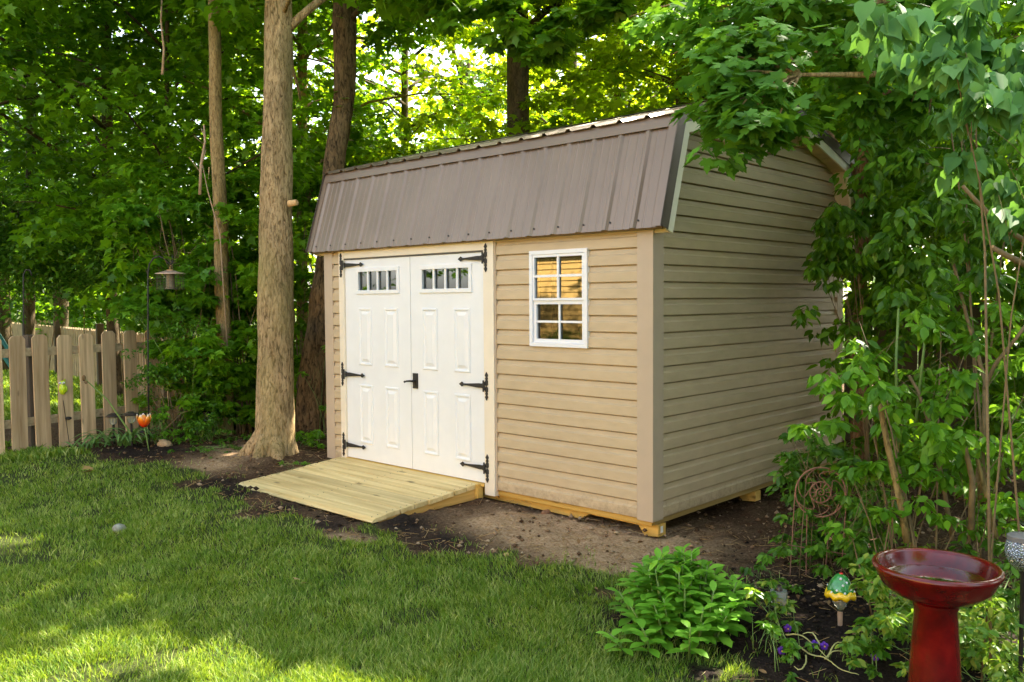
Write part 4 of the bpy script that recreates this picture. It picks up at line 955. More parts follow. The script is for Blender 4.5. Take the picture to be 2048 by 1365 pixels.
# ---- right side
mp = at(2480, 601, 5.0)
def maple_right():
    P = [Vector((mp.x, mp.y, gz(mp.x, mp.y)-.1)), Vector((mp.x-.05, mp.y, 1.6)), Vector((mp.x-.15, mp.y+.1, 3.4)), Vector((mp.x-.1, mp.y, 5.5)), Vector((mp.x, mp.y, 8))]
    root = thing('overhanging_maple', 'maple whose broad leaved boughs droop over the gable peak from the right', 'tree', P[0])
    mb = MB(); trunk_mesh(mb, P, [.16, .14, .12, .09, .03], 16, 3)
    rr = random.Random(31); cl = []
    tips = [(1450, 228, 4.55), (1475, 262, 4.4), (1490, 250, 4.4), (1540, 268, 4.35), (1515, 225, 4.4), (1500, 275, 4.4), (1445, 288, 4.4), (1450, 150, 4.6), (1500, 150, 4.6), (1480, 200, 4.5), (1560, 110, 4.7), (1640, 80, 4.8), (1720, 110, 4.9), (1480, 70, 4.8), (1800, 150, 4.9),
            (1400, 50, 5.2), (1340, 110, 5.6), (1300, 60, 5.9), (1760, 30, 5.0), (1860, 90, 4.8), (1660, 0, 5.0), (1540, 10, 5.1), (1440, -10, 5.4), (1880, 180, 5.2), (1930, 20, 5.0), (1820, 0, 5.2), (1690, 60, 5.3), (1600, 50, 5.2),
            (1750, 190, 5.0), (1790, 260, 5.3), (1850, 260, 5.0), (1380, 0, 5.6), (1520, 90, 4.8), (1460, 110, 4.7), (1440, 130, 4.9), (1430, 95, 4.9), (1350, 30, 5.5), (1260, 30, 6.1), (1690, 0, 5.4), (1720, 150, 5.2), (1760, 110, 5.1), (1820, 210, 5.0), (1860, 20, 5.3), (1900, 130, 5.1), (1580, 20, 5.3), (1630, 30, 5.3), (1500, 30, 5.3)]
    s0 = Vector((mp.x-.1, mp.y, 3.2)); s1 = Vector((mp.x-.1, mp.y, 4.4)); hubs = []
    for st, seq in ((s0, [(2080, 120, 5.0), (1880, 130, 4.9), (1740, 150, 4.8), (1600, 150, 4.6)]), (s1, [(2060, -60, 5.4), (1860, -20, 5.2), (1700, 20, 5.2), (1560, 40, 5.2)])):
        q = [st]+[at(*h_) for h_ in seq]; mb.tube(q, [.045, .035, .026, .018, .010], 8); hubs += q[1:]
    for (u, v, d) in tips:
        p = at(u, v, d); cand = [h_ for h_ in hubs if (h_-mp).length < (p-mp).length+.2] or hubs; s = min(cand, key=lambda h_: (h_-p).length); Lm = limb(mb, s, p, .009, .003, rr, .08, 5, 8)
        for t in (8, 7, 6):
            c = Lm[t]+Vector((rr.gauss(0, .07), rr.gauss(0, .07), rr.gauss(0, .03))); uu = 1 if t > 5 else .8
            cl.append((tuple(c), (.17, .17, .07), 19 if t > 6 else 14, .098))
    for i in range(150):   # upper crown out of the picture
        a = rr.random()*6.28; q = rr.random()**.5*3.2; cl.append(((mp.x-.6+math.cos(a)*q, mp.y+.8+math.sin(a)*q, rr.uniform(4.1, 7.5)), (.5, .5, .25), 26, .19))
    mb.xf(Matrix.Translation(-P[0])); mb.build('trunk', MT['bark2'], root, smooth='full', fix=False)
    Pp, A, Nn, S = clumpleaves(np.random.default_rng(8), cl, .35, .55)
    k = (~sunhole(Pp) | (Pp[:, 2] < 3.4)) & ~sungap(Pp) & ~((Pp[:, 0] < .25) & (Pp[:, 1] > -.2) & (Pp[:, 2] < 3.1) & (Pp[:, 1] < D))
    leaves('crown', MAPLE, Pp[k], A[k], Nn[k], S[k], MT['lf_near'], root, P[0])
maple_right()
bush('heart_leaf_bush', 'large heart shaped leaves hanging at the upper right edge', 'bush', at(2010, 900, 3.5), boxcl(1850, 2070, 0, 160, 3.0, 3.7, 9, .22, 56, 20, .9)+boxcl(1900, 2090, 120, 330, 3.0, 3.6, 11, .22, 34, 21, .9)+boxcl(1930, 2080, 310, 420, 3.1, 3.6, 4, .2, 28, 22), HEART, .080, MT['lf_heart'], ST, 141, 3, .006, .9, 1.2)
bush('tall_shrub', 'tall dark shrub with arching twigs right of the reddish trunk', 'shrub', at(1960, 1050, 4.6), boxcl(1760, 2080, 300, 560, 4.3, 5.6, 34, .22, 90, 23, .6)+boxcl(1740, 2080, 120, 330, 4.8, 6, 26, .26, 90, 24, .6), OVAL, .075, MT['lf_shrub'], ST, 142, 3, .009, .7, .8)
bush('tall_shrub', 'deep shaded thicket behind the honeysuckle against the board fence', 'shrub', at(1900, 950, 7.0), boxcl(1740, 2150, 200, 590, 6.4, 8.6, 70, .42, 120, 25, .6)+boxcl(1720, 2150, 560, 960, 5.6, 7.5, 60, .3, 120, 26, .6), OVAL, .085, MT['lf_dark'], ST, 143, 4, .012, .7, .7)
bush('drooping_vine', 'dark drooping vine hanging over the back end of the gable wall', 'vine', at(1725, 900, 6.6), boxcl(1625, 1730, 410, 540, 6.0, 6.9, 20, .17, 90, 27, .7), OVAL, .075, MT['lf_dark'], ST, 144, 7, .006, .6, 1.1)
hz = [(1640, 790), (1680, 740), (1620, 860), (1700, 800), (1740, 720), (1760, 800), (1655, 830), (1720, 660), (1800, 700), (1830, 780), (1880, 740), (1930, 800), (1960, 700), (2010, 760), (1900, 650), (1810, 620), (1990, 620), (1870, 860), (1950, 880), (2030, 860), (1800, 880), (1760, 880), (1690, 700)]
bush('honeysuckle', 'bright green honeysuckle spraying out before the back of the gable wall', 'shrub', at(1830, 1090, 4.35), [(u+22, v, 4.0+.1*(i % 8), .17, 58, .55) for i, (u, v) in enumerate(hz)], OVAL, .072, MT['lf_bright'], ST, 145, 8, .006, .55, .6)
bush('honeysuckle', 'darker honeysuckle stems behind the bird bath bowl', 'shrub', at(1930, 1080, 4.3), boxcl(1780, 2080, 840, 1060, 4.0, 4.9, 30, .16, 46, 29, .6)+boxcl(1850, 2080, 560, 840, 4.6, 5.3, 22, .18, 50, 30, .6), OVAL, .068, MT['lf_bright'], ST, 146, 6, .006, .55, .5)
bush('bramble', 'thicket of small leaves around the rusty spinner', 'shrub', at(1700, 1120, 5.2), boxcl(1590, 1760, 900, 1130, 5.1, 5.6, 40, .14, 58, 31, .6)+boxcl(1640, 1760, 1060, 1150, 4.5, 4.9, 10, .1, 40, 61, .6)+boxcl(1710, 1770, 900, 1080, 4.5, 4.9, 8, .1, 40, 62, .6)+[(1570, 940, 5.2, .09, 28), (1600, 1060, 5.2, .10, 30), (1590, 1010, 5.2, .10, 34)], OVAL, .055, MT['lf_shrub'], ST, 147, 9, .0035, .6, .5)
bush('bramble', 'bright leafy sprays right of the rusty spinner', 'shrub', at(1760, 1120, 4.4), boxcl(1720, 1810, 930, 1060, 4.2, 4.7, 9, .13, 40, 32, .6), OVAL, .065, MT['lf_bright'], ST, 148, 8, .004)
bush('bramble', 'thin twigs with scattered leaves before the gable bottom', 'shrub', at(1640, 1090, 5.0), [(1610, 880, 5.0, .10, 28), (1580, 865, 5.1, .06, 28), (1640, 905, 5.0, .08, 28), (1560, 1100, 4.6, .06, 28), (1540, 1120, 4.5, .05, 28)], OVAL, .055, MT['lf_shrub'], ST, 149, 6, .003)
bush('ground_cover_shrub', 'low yellow green shrub behind the red bird bath pedestal', 'shrub', at(1950, 1300, 3.7), boxcl(1730, 1830, 1130, 1290, 3.5, 4.1, 16, .11, 56, 33)+boxcl(1905, 2070, 1180, 1370, 3.2, 3.9, 30, .12, 56, 34)+boxcl(1700, 1840, 1210, 1330, 3.4, 3.8, 10, .08, 44, 35), OVAL, .042, MT['lf_yellow'], GS, 150, 14, .003)
bush('ground_cover_shrub', 'green mound of leaves under the crackled glass globe', 'shrub', at(2020, 1260, 4.0), boxcl(1900, 2090, 1080, 1220, 3.8, 4.5, 18, .14, 50, 36), OVAL, .055, MT['lf_shrub'], GS, 151, 8, .004)
bush('seedling', 'yellow green seedlings right of the broad leaved clump', 'plant', at(1540, 1255, 4.1), boxcl(1490, 1545, 1165, 1250, 4.0, 4.3, 6, .05, 28, 37)+boxcl(1520, 1620, 1190, 1240, 4.1, 4.4, 6, .06, 34, 38), OVAL, .042, MT['lf_yellow'], GS, 152, 8, .0025)
bush('seedling', 'bright seedling above the violets', 'plant', at(1555, 1290, 3.9), [(1540, 1255, 3.95, .05, 34), (1565, 1270, 3.95, .04, 28), (1515, 1245, 4.0, .04, 28), (1595, 1290, 3.9, .03, 28)], OVAL, .04, MT['lf_bright'], GS, 153, 5, .0025)
bush('seedling', 'small leafy plant at the foot of the mushroom light', 'plant', at(1730, 1310, 3.8), [(1730, 1275, 3.8, .07, 40), (1700, 1290, 3.8, .05, 34), (1770, 1300, 3.7, .06, 34), (1750, 1240, 3.9, .07, 34)], OVAL, .05, MT['lf_bright'], GS, 154, 5, .003)
bush('weed_clump', 'sparse weeds on the litter behind the broad leaved clump', 'weeds', at(1560, 1180, 4.6), boxcl(1480, 1620, 1130, 1190, 4.5, 5, 8, .06, 28, 39), OVAL, .035, MT['lf_shrub'], GS, 155, 6, .002)

# broad leaved clump (rosettes on upright stems)
pb = gnd(1368, 1262); ph = thing('broad_leaf_plant', 'dense clump of upright stems with broad green leaves at the lawn edge', 'plant', pb)
rr = random.Random(9); mb = MB(); Pl, Al, Nl, Sl = [], [], [], []
def stalk(x, y, h, lean, s0=.100):
    a0 = rr.random()*6; b_ = Vector((x, y, 0)); t_ = Vector((x*1.25+lean[0], y*1.25+lean[1], h)); mb.tube([b_, b_.lerp(t_, .5)+Vector((0, 0, .02)), t_], [.006, .005, .003], 6)
    nl_ = int(h/.019)+3
    for i in range(nl_):
        t = .15+.85*(i/nl_)**.85; p = b_.lerp(t_, t); a = a0+i*2.4; up = .05+.6*(t-.4) if t > .4 else .0; s = s0*(1.0-.35*t)*rr.uniform(.85, 1.15)*(1 if t > .25 else .8)
        if t > .95: s *= .75; up = 1.1
        Pl.append(p); Al.append((math.cos(a), math.sin(a), up)); Nl.append((-math.cos(a)*up, -math.sin(a)*up, 1)); Sl.append(s*1.35)
for i in range(66):
    q = rr.random()**.55; a = rr.random()*2*PI; x, y = math.cos(a)*q*.245, math.sin(a)*q*.23
    stalk(x, y, (.37-.22*q*q)*rr.uniform(.85, 1.1), (math.cos(a)*.03*q, math.sin(a)*.03*q))
for (x, y, h) in ((-.05, -.42, .12), (.05, -.36, .16), (.2, -.28, .18)): stalk(x, y, h, (0, 0), .08)
mb.build('stems', GS, ph, smooth='full', fix=False)
leaves('foliage', PHLOX, np.array(Pl), np.array(Al), np.array(Nl), np.array(Sl), MT['lf_phlox'], ph)

# day lily and iris leaves by the fence
def straplants(name, label, uv, n, ln, w, seed, arch=1.0, mat='lf_iris'):
    rr = random.Random(seed); b = gnd(*uv); root = thing(name, label, 'plant', b); mb = MB()
    for i in range(n):
        a = rr.uniform(0, 2*PI); l = ln*rr.uniform(.6, 1.15); x0 = Vector((rr.uniform(-.10, .10), rr.uniform(-.08, .08), 0)); d = Vector((math.cos(a), math.sin(a), 0)); s = Vector((-d.y, d.x, 0)); hh = l*rr.uniform(.28, .52)/arch
        vs = []; m_ = 7
        for k in range(m_+1):
            t = k/m_; c = x0+d*(l*.85*t**1.2)+Vector((0, 0, hh*math.sin(min(1, t*1.05)*PI*.80)*1.0)); ww = w*(math.sin(PI*(.18+.80*t))**.7)*(1 if k < m_ else .1)
            vs += [c-s*ww, c+Vector((0, 0, -ww*.35)), c+s*ww]
        mb.add(vs, [f for k in range(m_) for f in ((k*3, k*3+1, k*3+4, k*3+3), (k*3+1, k*3+2, k*3+5, k*3+4))])
    mb.build('foliage', MT[mat], root, fix=False); return root
straplants('iris_plant', 'pale green strap leaved plant before the fence under the lamps', (255, 893), 26, .42, .016, 3)
straplants('iris_plant', 'flattened strap leaves at the foot of the middle pickets', (165, 898), 15, .40, .013, 4, 1.6)
straplants('iris_plant', 'tuft of narrow leaves left of the solar lamps', (205, 893), 13, .38, .013, 5)
dead = thing('flower_stalk', 'leaning green flower stalk with a dark seed head crossing the pickets', 'stalk', gnd(265, 880)); mb = MB()
dl_ = dead.location; a_, b_, c_ = at(262, 868, 8.85), at(215, 800, 8.75), at(168, 757, 8.7)
mb.tube([a_-dl_, b_-dl_, c_-dl_], [.010, .008, .005], 6); mb.build('stalk', GS, dead)
mb = MB(); mb.ball(c_-dl_, .02, 8, 6, (1, 1, 1.6)); mb.ball(at(172, 765, 8.7)-dl_, .018, 8, 6); mb.build('seed_head', MT['bark3'], dead)

# vine roots, violets
vr = thing('trailing_vine', 'pale yellow trailing vine stems lying on the dark mulch', 'vine', gnd(1600, 1310)); mb = MB(); o = Vector(vr.location)
def gp(u, v, h=.015): return gnd(u, v)+Vector((0, 0, h))-o
for pts in (((1568, 1292), (1590, 1300, .03), (1620, 1318, .02), (1650, 1325, .02), (1680, 1345), (1718, 1357)), ((1572, 1283, .03), (1600, 1292, .05), (1630, 1310, .04), (1652, 1322, .02)),
            ((1650, 1325), (1668, 1316, .03), (1695, 1312)), ((1612, 1318), (1612, 1335, .02), (1600, 1347), (1588, 1340)), ((1640, 1305, .03), (1625, 1292, .06), (1605, 1290, .05)), ((1655, 1323), (1670, 1309, .05), (1690, 1305, .04))):
    P = [gp(*q) for q in pts]; Q = []
    for i in range(len(P)-1):
        p0, p1, p2, p3 = P[max(i-1, 0)], P[i], P[i+1], P[min(i+2, len(P)-1)]
        for k_ in range(7): t = k_/7; Q.append(.5*((2*p1)+(-p0+p2)*t+(2*p0-5*p1+4*p2-p3)*t*t+(-p0+3*p1-3*p2+p3)*t**3)+Vector((rr.uniform(-.002, .002), rr.uniform(-.002, .002), rr.uniform(-.001, .002))))
    Q.append(P[-1]); mb.tube(Q, [.0045*(1-.6*i/(len(Q)-1)) for i in range(len(Q))], 6)
mb.build('stems', simple('pale_vine', (.46, .44, .16), .7, 0, .2, 40), vr, smooth='full')
vm = simple('violet_petal', (.11, .02, .36), .5, 0, .3, 60); ym = simple('violet_eye', (.8, .5, .04), .5)
for j, (u, v, lab) in enumerate(((1575, 1257, 'topmost purple violet above the trailing vine'), (1563, 1301, 'purple violet with pale lip at the left of the vine'), (1628, 1289, 'pinkish purple violet above the fork of the vine'), (1648, 1292, 'deep purple violet right beside the pinkish one'), (1750, 1313, 'single purple violet near the bird bath pedestal'))):
    g_ = gnd(u, v+16); p = at(u, v, (g_-CAM).dot(_F)); root = thing('violet_flower', lab, 'flower', g_, 'violets in the mulch'); mb = MB(); o = Vector(root.location)
    mb.tube([Vector((0, 0, 0)), (p-o)*.5+Vector((.005, 0, .004)), p-o], .0015, 5); mb.build('stem', GS, root)
    f = MB()
    for k in range(5):
        a = PI/2+k*2*PI/5; c = (p-o)+_R*(math.cos(a)*.011)+_U*(math.sin(a)*.011)-_F*.002; f.ball(c, .010, 8, 6, (1, .6, 1))
    f.build('petals', vm, root, smooth='full'); MB().ball(p-o-_F*.010, .004, 6, 5).build('eye', ym, root)
bush('violet_leaves', 'small round violet leaves around the pale vine', 'plant', at(1570, 1320, 3.8), [(1560, 1320, 3.8, .06, 34, .3), (1575, 1345, 3.7, .05, 28, .3), (1745, 1330, 3.7, .05, 34, .3), (1735, 1350, 3.6, .06, 28, .3), (1640, 1300, 3.9, .05, 28, .3)], HEART, .022, MT['lf_shrub'], GS, 160, 0)

# bare canes, sawn stems at the right
for j, (pts, r0, lab, mt) in enumerate((
    (((1815, 1085, 4.3), (1800, 1000, 4.3), (1775, 890, 4.3), (1762, 820, 4.3), (1756, 760, 4.3)), .020, 'thick sawn off stem rising in front of the honeysuckle', 'bark2'),
    (((1905, 1080, 4.4), (1885, 960, 4.4), (1860, 850, 4.45), (1835, 780, 4.5), (1818, 752, 4.5)), .012, 'thin pale stem curving left of the centre of the shrubs', 'stem'),
    (((1960, 1000, 4.5), (1968, 860, 4.5), (1970, 760, 4.5), (1935, 640, 4.6), (1905, 520, 4.6)), .013, 'long grey cane leaning left at the right of the shrubs', 'stem'),
    (((1968, 780, 4.5), (1990, 730, 4.5), (2030, 680, 4.4), (2060, 640, 4.4)), .012, 'cane forking toward the right edge', 'stem'),
    (((1795, 900, 4.6), (1792, 720, 4.6), (1798, 600, 4.6)), .009, 'upright pale cane beside the sawn stem', 'greenstem'),
    (((1830, 860, 4.8), (1850, 680, 4.8), (1880, 530, 4.8)), .009, 'green cane slanting up to the right', 'greenstem'),
    (((2060, 490, 4.2), (2000, 450, 4.2), (1950, 400, 4.2), (1925, 372, 4.2)), .013, 'bare brown bough entering from the right edge at mid height', 'stem'),
    (((2060, 535, 4.2), (2010, 510, 4.2), (1985, 495, 4.2)), .017, 'broken brown stub below the bare bough', 'stem'),
    (((1942, 1060, 4.2), (1945, 960, 4.2), (1932, 905, 4.2), (1925, 870, 4.2)), .016, 'sawn grey stem behind the right rim of the bird bath', 'stem'),
    (((1992, 1075, 4.3), (1975, 1000, 4.3), (1955, 920, 4.3), (1945, 870, 4.3)), .014, 'leaning brown stem near the crackled globe', 'bark2'))):
    P = [at(*q) for q in pts]; b = P[0].copy()
    rt_ = thing('bare_cane', lab, 'stem', b); mb = MB(); k = [b.lerp(b, 0)]
    mb.tube([q-b for q in P], [r0*(1-.35*i/(len(P)-1)) for i in range(len(P))], 8); mb.build('cane', MT[mt], rt_, smooth='full')
    e = P[-1]-b; d = (P[-1]-P[-2]).normalized()
    if j in (0, 7, 8): mb = MB(); mb.tube([e-d*.001, e+d*.004], r0*.62, 8); mb.build('cut_face', MT['cutwood'], rt_)
# dead twigs in front of the slim trunk
for j, (pts, r0, lab) in enumerate(((((400, 390, 9.4), (402, 330, 9.4), (410, 285, 9.4), (408, 250, 9.4)), .018, 'pale broken dead branch left of the slim trunk'), (((325, 150, 9.8), (328, 100, 9.8), (322, 40, 9.8), (324, 0, 9.8)), .016, 'thin whitish twig at the upper left'),
                                    (((455, 700, 9.3), (440, 470, 9.3), (415, 380, 9.4), (405, 330, 9.4)), .008, 'long dry cane crossing the slim trunk'), (((610, 215, 12), (625, 205, 12), (640, 200, 12)), .02, 'lit stub on the grey trunk'))):
    P = [at(*q) for q in pts]; b = P[0].copy(); rt_ = thing('dead_branch', lab, 'branch', b); mb = MB(); mb.tube([q-b for q in P], [r0*(1-.5*i/(len(P)-1)) for i in range(len(P))], 7)
    if j == 0:
        for (q1, q2) in (((401, 345, 9.4), (378, 315, 9.4)), ((408, 290, 9.4), (388, 272, 9.3)), ((410, 280, 9.4), (402, 256, 9.4)), ((404, 330, 9.4), (412, 300, 9.3))): mb.tube([at(*q1)-b, at(*q2)-b], [.006, .003], 5)
    mb.build('branch', simple('dead_wood', (.40, .27, .17), .8, 0, .25, 30), rt_, smooth='full')

# ================================================================== FENCES
def picket_poly(w, h): return [(-w/2, -.02), (w/2, -.02), (w/2, h-.035), (w/2-.03, h), (-w/2+.03, h), (-w/2, h-.035)]
def pboard(w, h, t, mat, parent, loc, rz, tilt=0, bev=.003, z0=-.02):
    poly = picket_poly(w, h); poly[0] = (-w/2, z0); poly[1] = (w/2, z0)
    o = MB().prism(poly, -t/2, t/2, 'y').build('picket', mat, parent, bevel=bev); o.location = loc; o.rotation_euler = (0, tilt, rz); return o
fa, fb = at(-60, 601, 8.35), at(345, 601, 10.35); fa.z = fb.z = 0
fd = (fb-fa); fl = fd.length; fdn = fd.normalized(); ang = math.atan2(fdn.y, fdn.x); fn = Vector((-fdn.y, fdn.x, 0)); fn = fn if fn.dot(_F) > 0 else -fn
pf = thing('picket_fence', 'weathered dog eared picket fence along the back of the lawn at left', 'fence', (fa.x, fa.y, gz(fa.x, fa.y)))
FO = Vector(pf.location)
def onf(s, z, off=0): p = fa+fdn*s+fn*off; return Vector((p.x, p.y, z))-FO
rr = random.Random(3)
us = [-19, 29, 77, 123, 169, 213, 256, 299, 340]
for u in us:
    # intersection of the sight line with the fence line
    q = CAM+ray(u, 601)*9; dvx, dvy = (q-CAM).x, (q-CAM).y; det = fdn.x*-dvy+dvx*fdn.y
    s = ((CAM.x-fa.x)*-dvy+dvx*(CAM.y-fa.y))/det
    h = 1.18+rr.uniform(-.012, .012)
    pboard(.163, h, .018, MT['picket'], pf, onf(s, -.02, -.012), ang, rr.uniform(-.012, .012))
for z in (.235, .945):
    a, b = onf(-.1, z, .0), onf(fl+.1, z, .0); m_ = MB(); m_.box(0, .0, 0, (b-a).length, .036, .085)
    o = m_.build('rail', MT['deckside'] if False else woodmat('fence_rail_%d' % int(z*100), (.24, .17, .09), (.46, .35, .21), 'x', .85), pf, bevel=.002); o.location = a; o.rotation_euler = (0, 0, ang)
for s in (.62, 2.45):
    m_ = MB(); m_.box(-.045, .04, -.1, .045, .13, 1.16); o = m_.build('post', MT['darkwood'], pf, bevel=.004); o.location = onf(s, 0, 0); o.rotation_euler = (0, 0, ang)
# far fence beyond, running away to the left
ga, gb = at(5, 601, 23), at(330, 601, 12.6); ga.z = gb.z = 0; gd = gb-ga; gl_ = gd.length; gdn = gd.normalized(); ga2 = math.atan2(gdn.y, gdn.x)
ff = thing('picket_fence', 'distant pale picket fence running back behind the nearer one', 'fence', (ga.x, ga.y, 0)); proto = None; FO2 = Vector(ff.location)
npk = 96
for i in range(npk):
    if proto is None: proto = pboard(.085, 1.0, .018, MT['picketfar'], ff, (0, 0, 0), ga2, bev=0); o = proto
    else: o = proto.copy(); COL.objects.link(o)
    s = gl_*i/(npk-1); p = ga+gdn*s; o.location = Vector((p.x, p.y, gz(p.x, p.y)))-FO2
for z in (.25, .8):
    m_ = MB(); m_.box(0, .012, 0, gl_, .05, .09); o = m_.build('rail', MT['picketfar'], ff); o.location = (0, 0, z); o.rotation_euler = (0, 0, ga2)
for s in (0, .25, .5, .75, .97):
    m_ = MB(); m_.box(-.05, -.13, -.1, .05, -.02, 1.12); o = m_.build('post', MT['darkwood'], ff); p = gdn*gl_*s; o.location = (p.x, p.y, 0); o.rotation_euler = (0, 0, ga2)
# second far run, seen edge to edge across the back
ha, hb = at(-60, 601, 23.5), at(150, 601, 24.5); ha.z = hb.z = 0; hd = hb-ha; hl = hd.length; h2 = math.atan2(hd.y, hd.x)
f3 = thing('picket_fence', 'short far run of picket fence at the left edge', 'fence', (ha.x, ha.y, 0))
for i in range(24):
    o = proto.copy(); COL.objects.link(o); o.parent = f3; p = hd*(i/23); o.location = (p.x, p.y, .02); o.rotation_euler = (0, 0, h2)
# board fence behind the shrubs at right
ba, bb_ = at(1690, 601, 9.6), at(2200, 601, 8.6); ba.z = bb_.z = 0; bd = bb_-ba; bl = bd.length; b2 = math.atan2(bd.y, bd.x)
bf = thing('board_fence', 'dark vertical board fence with a top rail coloured as lit behind the right shrubs', 'fence', (ba.x, ba.y, -.12))
i = 0; s = 0; rr = random.Random(5)
while s < bl:
    m_ = MB(); m_.box(0, 0, 0, .138, .018, 1.52+rr.uniform(-.005, .005)); o = m_.build('board', MT['darkwood'], bf, bevel=.002); p = bd*(s/bl); o.location = p; o.rotation_euler = (0, 0, b2); s += .148
m_ = MB(); m_.box(0, -.045, 1.535, bl, .05, 1.57); o = m_.build('top_rail', MT['treated'], bf); o.rotation_euler = (0, 0, b2)  # rail in paler wood than the boards, standing in for light on it
# teal swing set frame beyond the fence
tm = simple('teal_paint', (.01, .16, .15), .45, 0, .1, 10)
sw = thing('swing_set', 'teal swing set legs slanting behind the left pickets', 'swing set', (at(30, 601, 14).x, at(30, 601, 14).y, 0)); o = Vector(sw.location)
for (a, b) in (((-30, 628, 14), (75, 790, 14)), ((-40, 640, 14), (66, 800, 13.9))):
    m_ = MB(); m_.tube([at(*a)-o, at(*b)-o], .035, 10); m_.build('leg', tm, sw, smooth=True)
m_ = MB(); m_.tube([at(-30, 628, 14)-o, at(-40, 640, 14)-o-_R*1.6], .04, 10); m_.build('crossbar', tm, sw, smooth=True)

# ================================================================== GARDEN ORNAMENTS
blk = MT['black']
# shepherd hook with feeder
hk = thing('shepherd_hook', 'black shepherd hook pole holding the bird feeder', 'hook', gnd(298, 893)); o = Vector(hk.location); dh = (o-CAM).dot(_F)
def H(u, v, k=0): return at(u, v, dh+k)-o
m_ = MB(); m_.tube([Vector((0, 0, -.05)), H(296, 700), H(296, 560), H(296, 545), H(299, 528), H(307, 517), H(318, 513), H(328, 517), H(336, 525), H(340, 530), H(345, 525), H(345, 512)], .0085, 8)
m_.build('pole', blk, hk, smooth='full')
fp = at(340, 537, dh); fd_ = thing('bird_feeder', 'caged wire bird feeder with a pale round lid hanging from the hook', 'bird feeder', fp)
m_ = MB(); m_.tube([(0, 0, -.012), (0, .0, .012), (.006, 0, .024), (0, 0, .034)], .003, 6); m_.lathe([(.012, -.03), (.03, -.024), (.034, -.016), (.012, -.012)], 16); m_.build('hanger', MT['cutwood'], fd_)
m_ = MB(); m_.lathe([(.005, -.022), (.04, -.024), (.115, -.044), (.149, -.052), (.150, -.060), (.10, -.058), (.005, -.05)], 32); m_.build('lid', simple('feeder_lid', (.52, .36, .28), .4, .2, .08, 20), fd_, smooth=True)
cg = MB(); w = .0014
for zz in (-.075, -.105, -.135, -.165, -.195, -.215):
    for rr_, n_ in ((.135, 24),):
        cg.tube([(rr_*math.cos(2*PI*k/n_), rr_*math.sin(2*PI*k/n_), zz) for k in range(n_+1)], w, 5)
for k in range(20):
    a = 2*PI*k/20; cg.tube([(.135*math.cos(a), .135*math.sin(a), -.06), (.135*math.cos(a), .135*math.sin(a), -.217), (.02*math.cos(a), .02*math.sin(a), -.218)], w, 5)
cg.build('cage', simple('cage_wire', (.11, .08, .06), .5, .4), fd_)
m_ = MB(); m_.lathe([(.045, -.06), (.045, -.20), (.055, -.205), (.055, -.215)], 16); m_.build('seed_tube', simple('seed_tube', (.16, .13, .08), .3, 0, .4, 60), fd_)
# second bare hook by the left pickets
h2o = thing('shepherd_hook', 'plain dark hook pole standing behind the left pickets', 'hook', at(48, 700, 9.6)); p_ = h2o.location; p_.z = gz(p_.x, p_.y); o2 = Vector(p_)
m_ = MB(); m_.tube([Vector((0, 0, -.05)), at(47, 640, 9.6)-o2, at(47, 550, 9.6)-o2, at(52, 540, 9.6)-o2, at(60, 541, 9.6)-o2, at(64, 552, 9.6)-o2], .0075, 7); m_.build('pole', blk, h2o, smooth='full')
# owl stake
ow = gnd(140, 893); ow = thing('owl_stake', 'lime green owl ornament on a thin stake before the third picket', 'ornament', ow); o = Vector(ow.location); do = (o-CAM).dot(_F)
c = at(124, 776, do)-o
m_ = MB(); m_.lathe([(.006, -.075), (.030, -.065), (.044, -.03), (.045, 0), (.036, .028), (.038, .05), (.034, .068), (.012, .078)], 18, c)
for s_ in (-1, 1): m_.add([c+_R*(s_*.036)+Vector((0, 0, .06)), c+_R*(s_*.012)+Vector((0, 0, .076)), c+_R*(s_*.040)+Vector((0, 0, .098)), c+_R*(s_*.026)+Vector((0, 0, .068))+_F*.02], [(0, 1, 2), (1, 3, 2), (3, 0, 2), (0, 3, 1)])
m_.build('owl_body', simple('lime_glaze', (.55, .72, .02), .3, 0, .15, 60, coat=.5), ow, smooth='full')
fw_ = (CAM-o); fw_.z = 0; fw_.normalize(); sd2 = Vector((-fw_.y, fw_.x, 0))
for s_ in (-1, 1):
    e = c+sd2*(s_*.017)+fw_*.034+Vector((0, 0, .052)); MB().ball(e, .014, 10, 7).build('eye', MT['vinylwhite'], ow, smooth='full'); MB().ball(e+fw_*.010, .006, 8, 6).build('pupil', blk, ow, smooth='full')
    m_ = MB(); m_.ball(c+sd2*(s_*.040)+fw_*.012+Vector((0, 0, -.012)), .026, 8, 7, (.55, .55, 1.3)); m_.build('wing', simple('olive_glaze_%d' % (s_+1), (.36, .50, .02), .35, 0, .2, 60), ow, smooth='full')
m_ = MB(); m_.add([c+fw_*.038+Vector((0, 0, .045)), c+fw_*.038+_R*.006+Vector((0, 0, .04)), c+fw_*.036+Vector((0, 0, .028)), c+fw_*.038-_R*.006+Vector((0, 0, .04)), c+fw_*.048+Vector((0, 0, .036))], [(0, 1, 4), (1, 2, 4), (2, 3, 4), (3, 0, 4)]); m_.build('beak', MT['cutwood'], ow)
m_ = MB(); m_.tube([Vector((0, 0, -.03)), at(132, 840, do)-o, c+Vector((0, 0, -.07))], .004, 6); m_.build('stake', blk, ow)
sp_ = at(137, 837, do)-o; m_ = MB(); m_.ball(sp_, .032, 12, 8, (1, 1, .55)); m_.build('solar_panel', blk, ow, smooth='full')
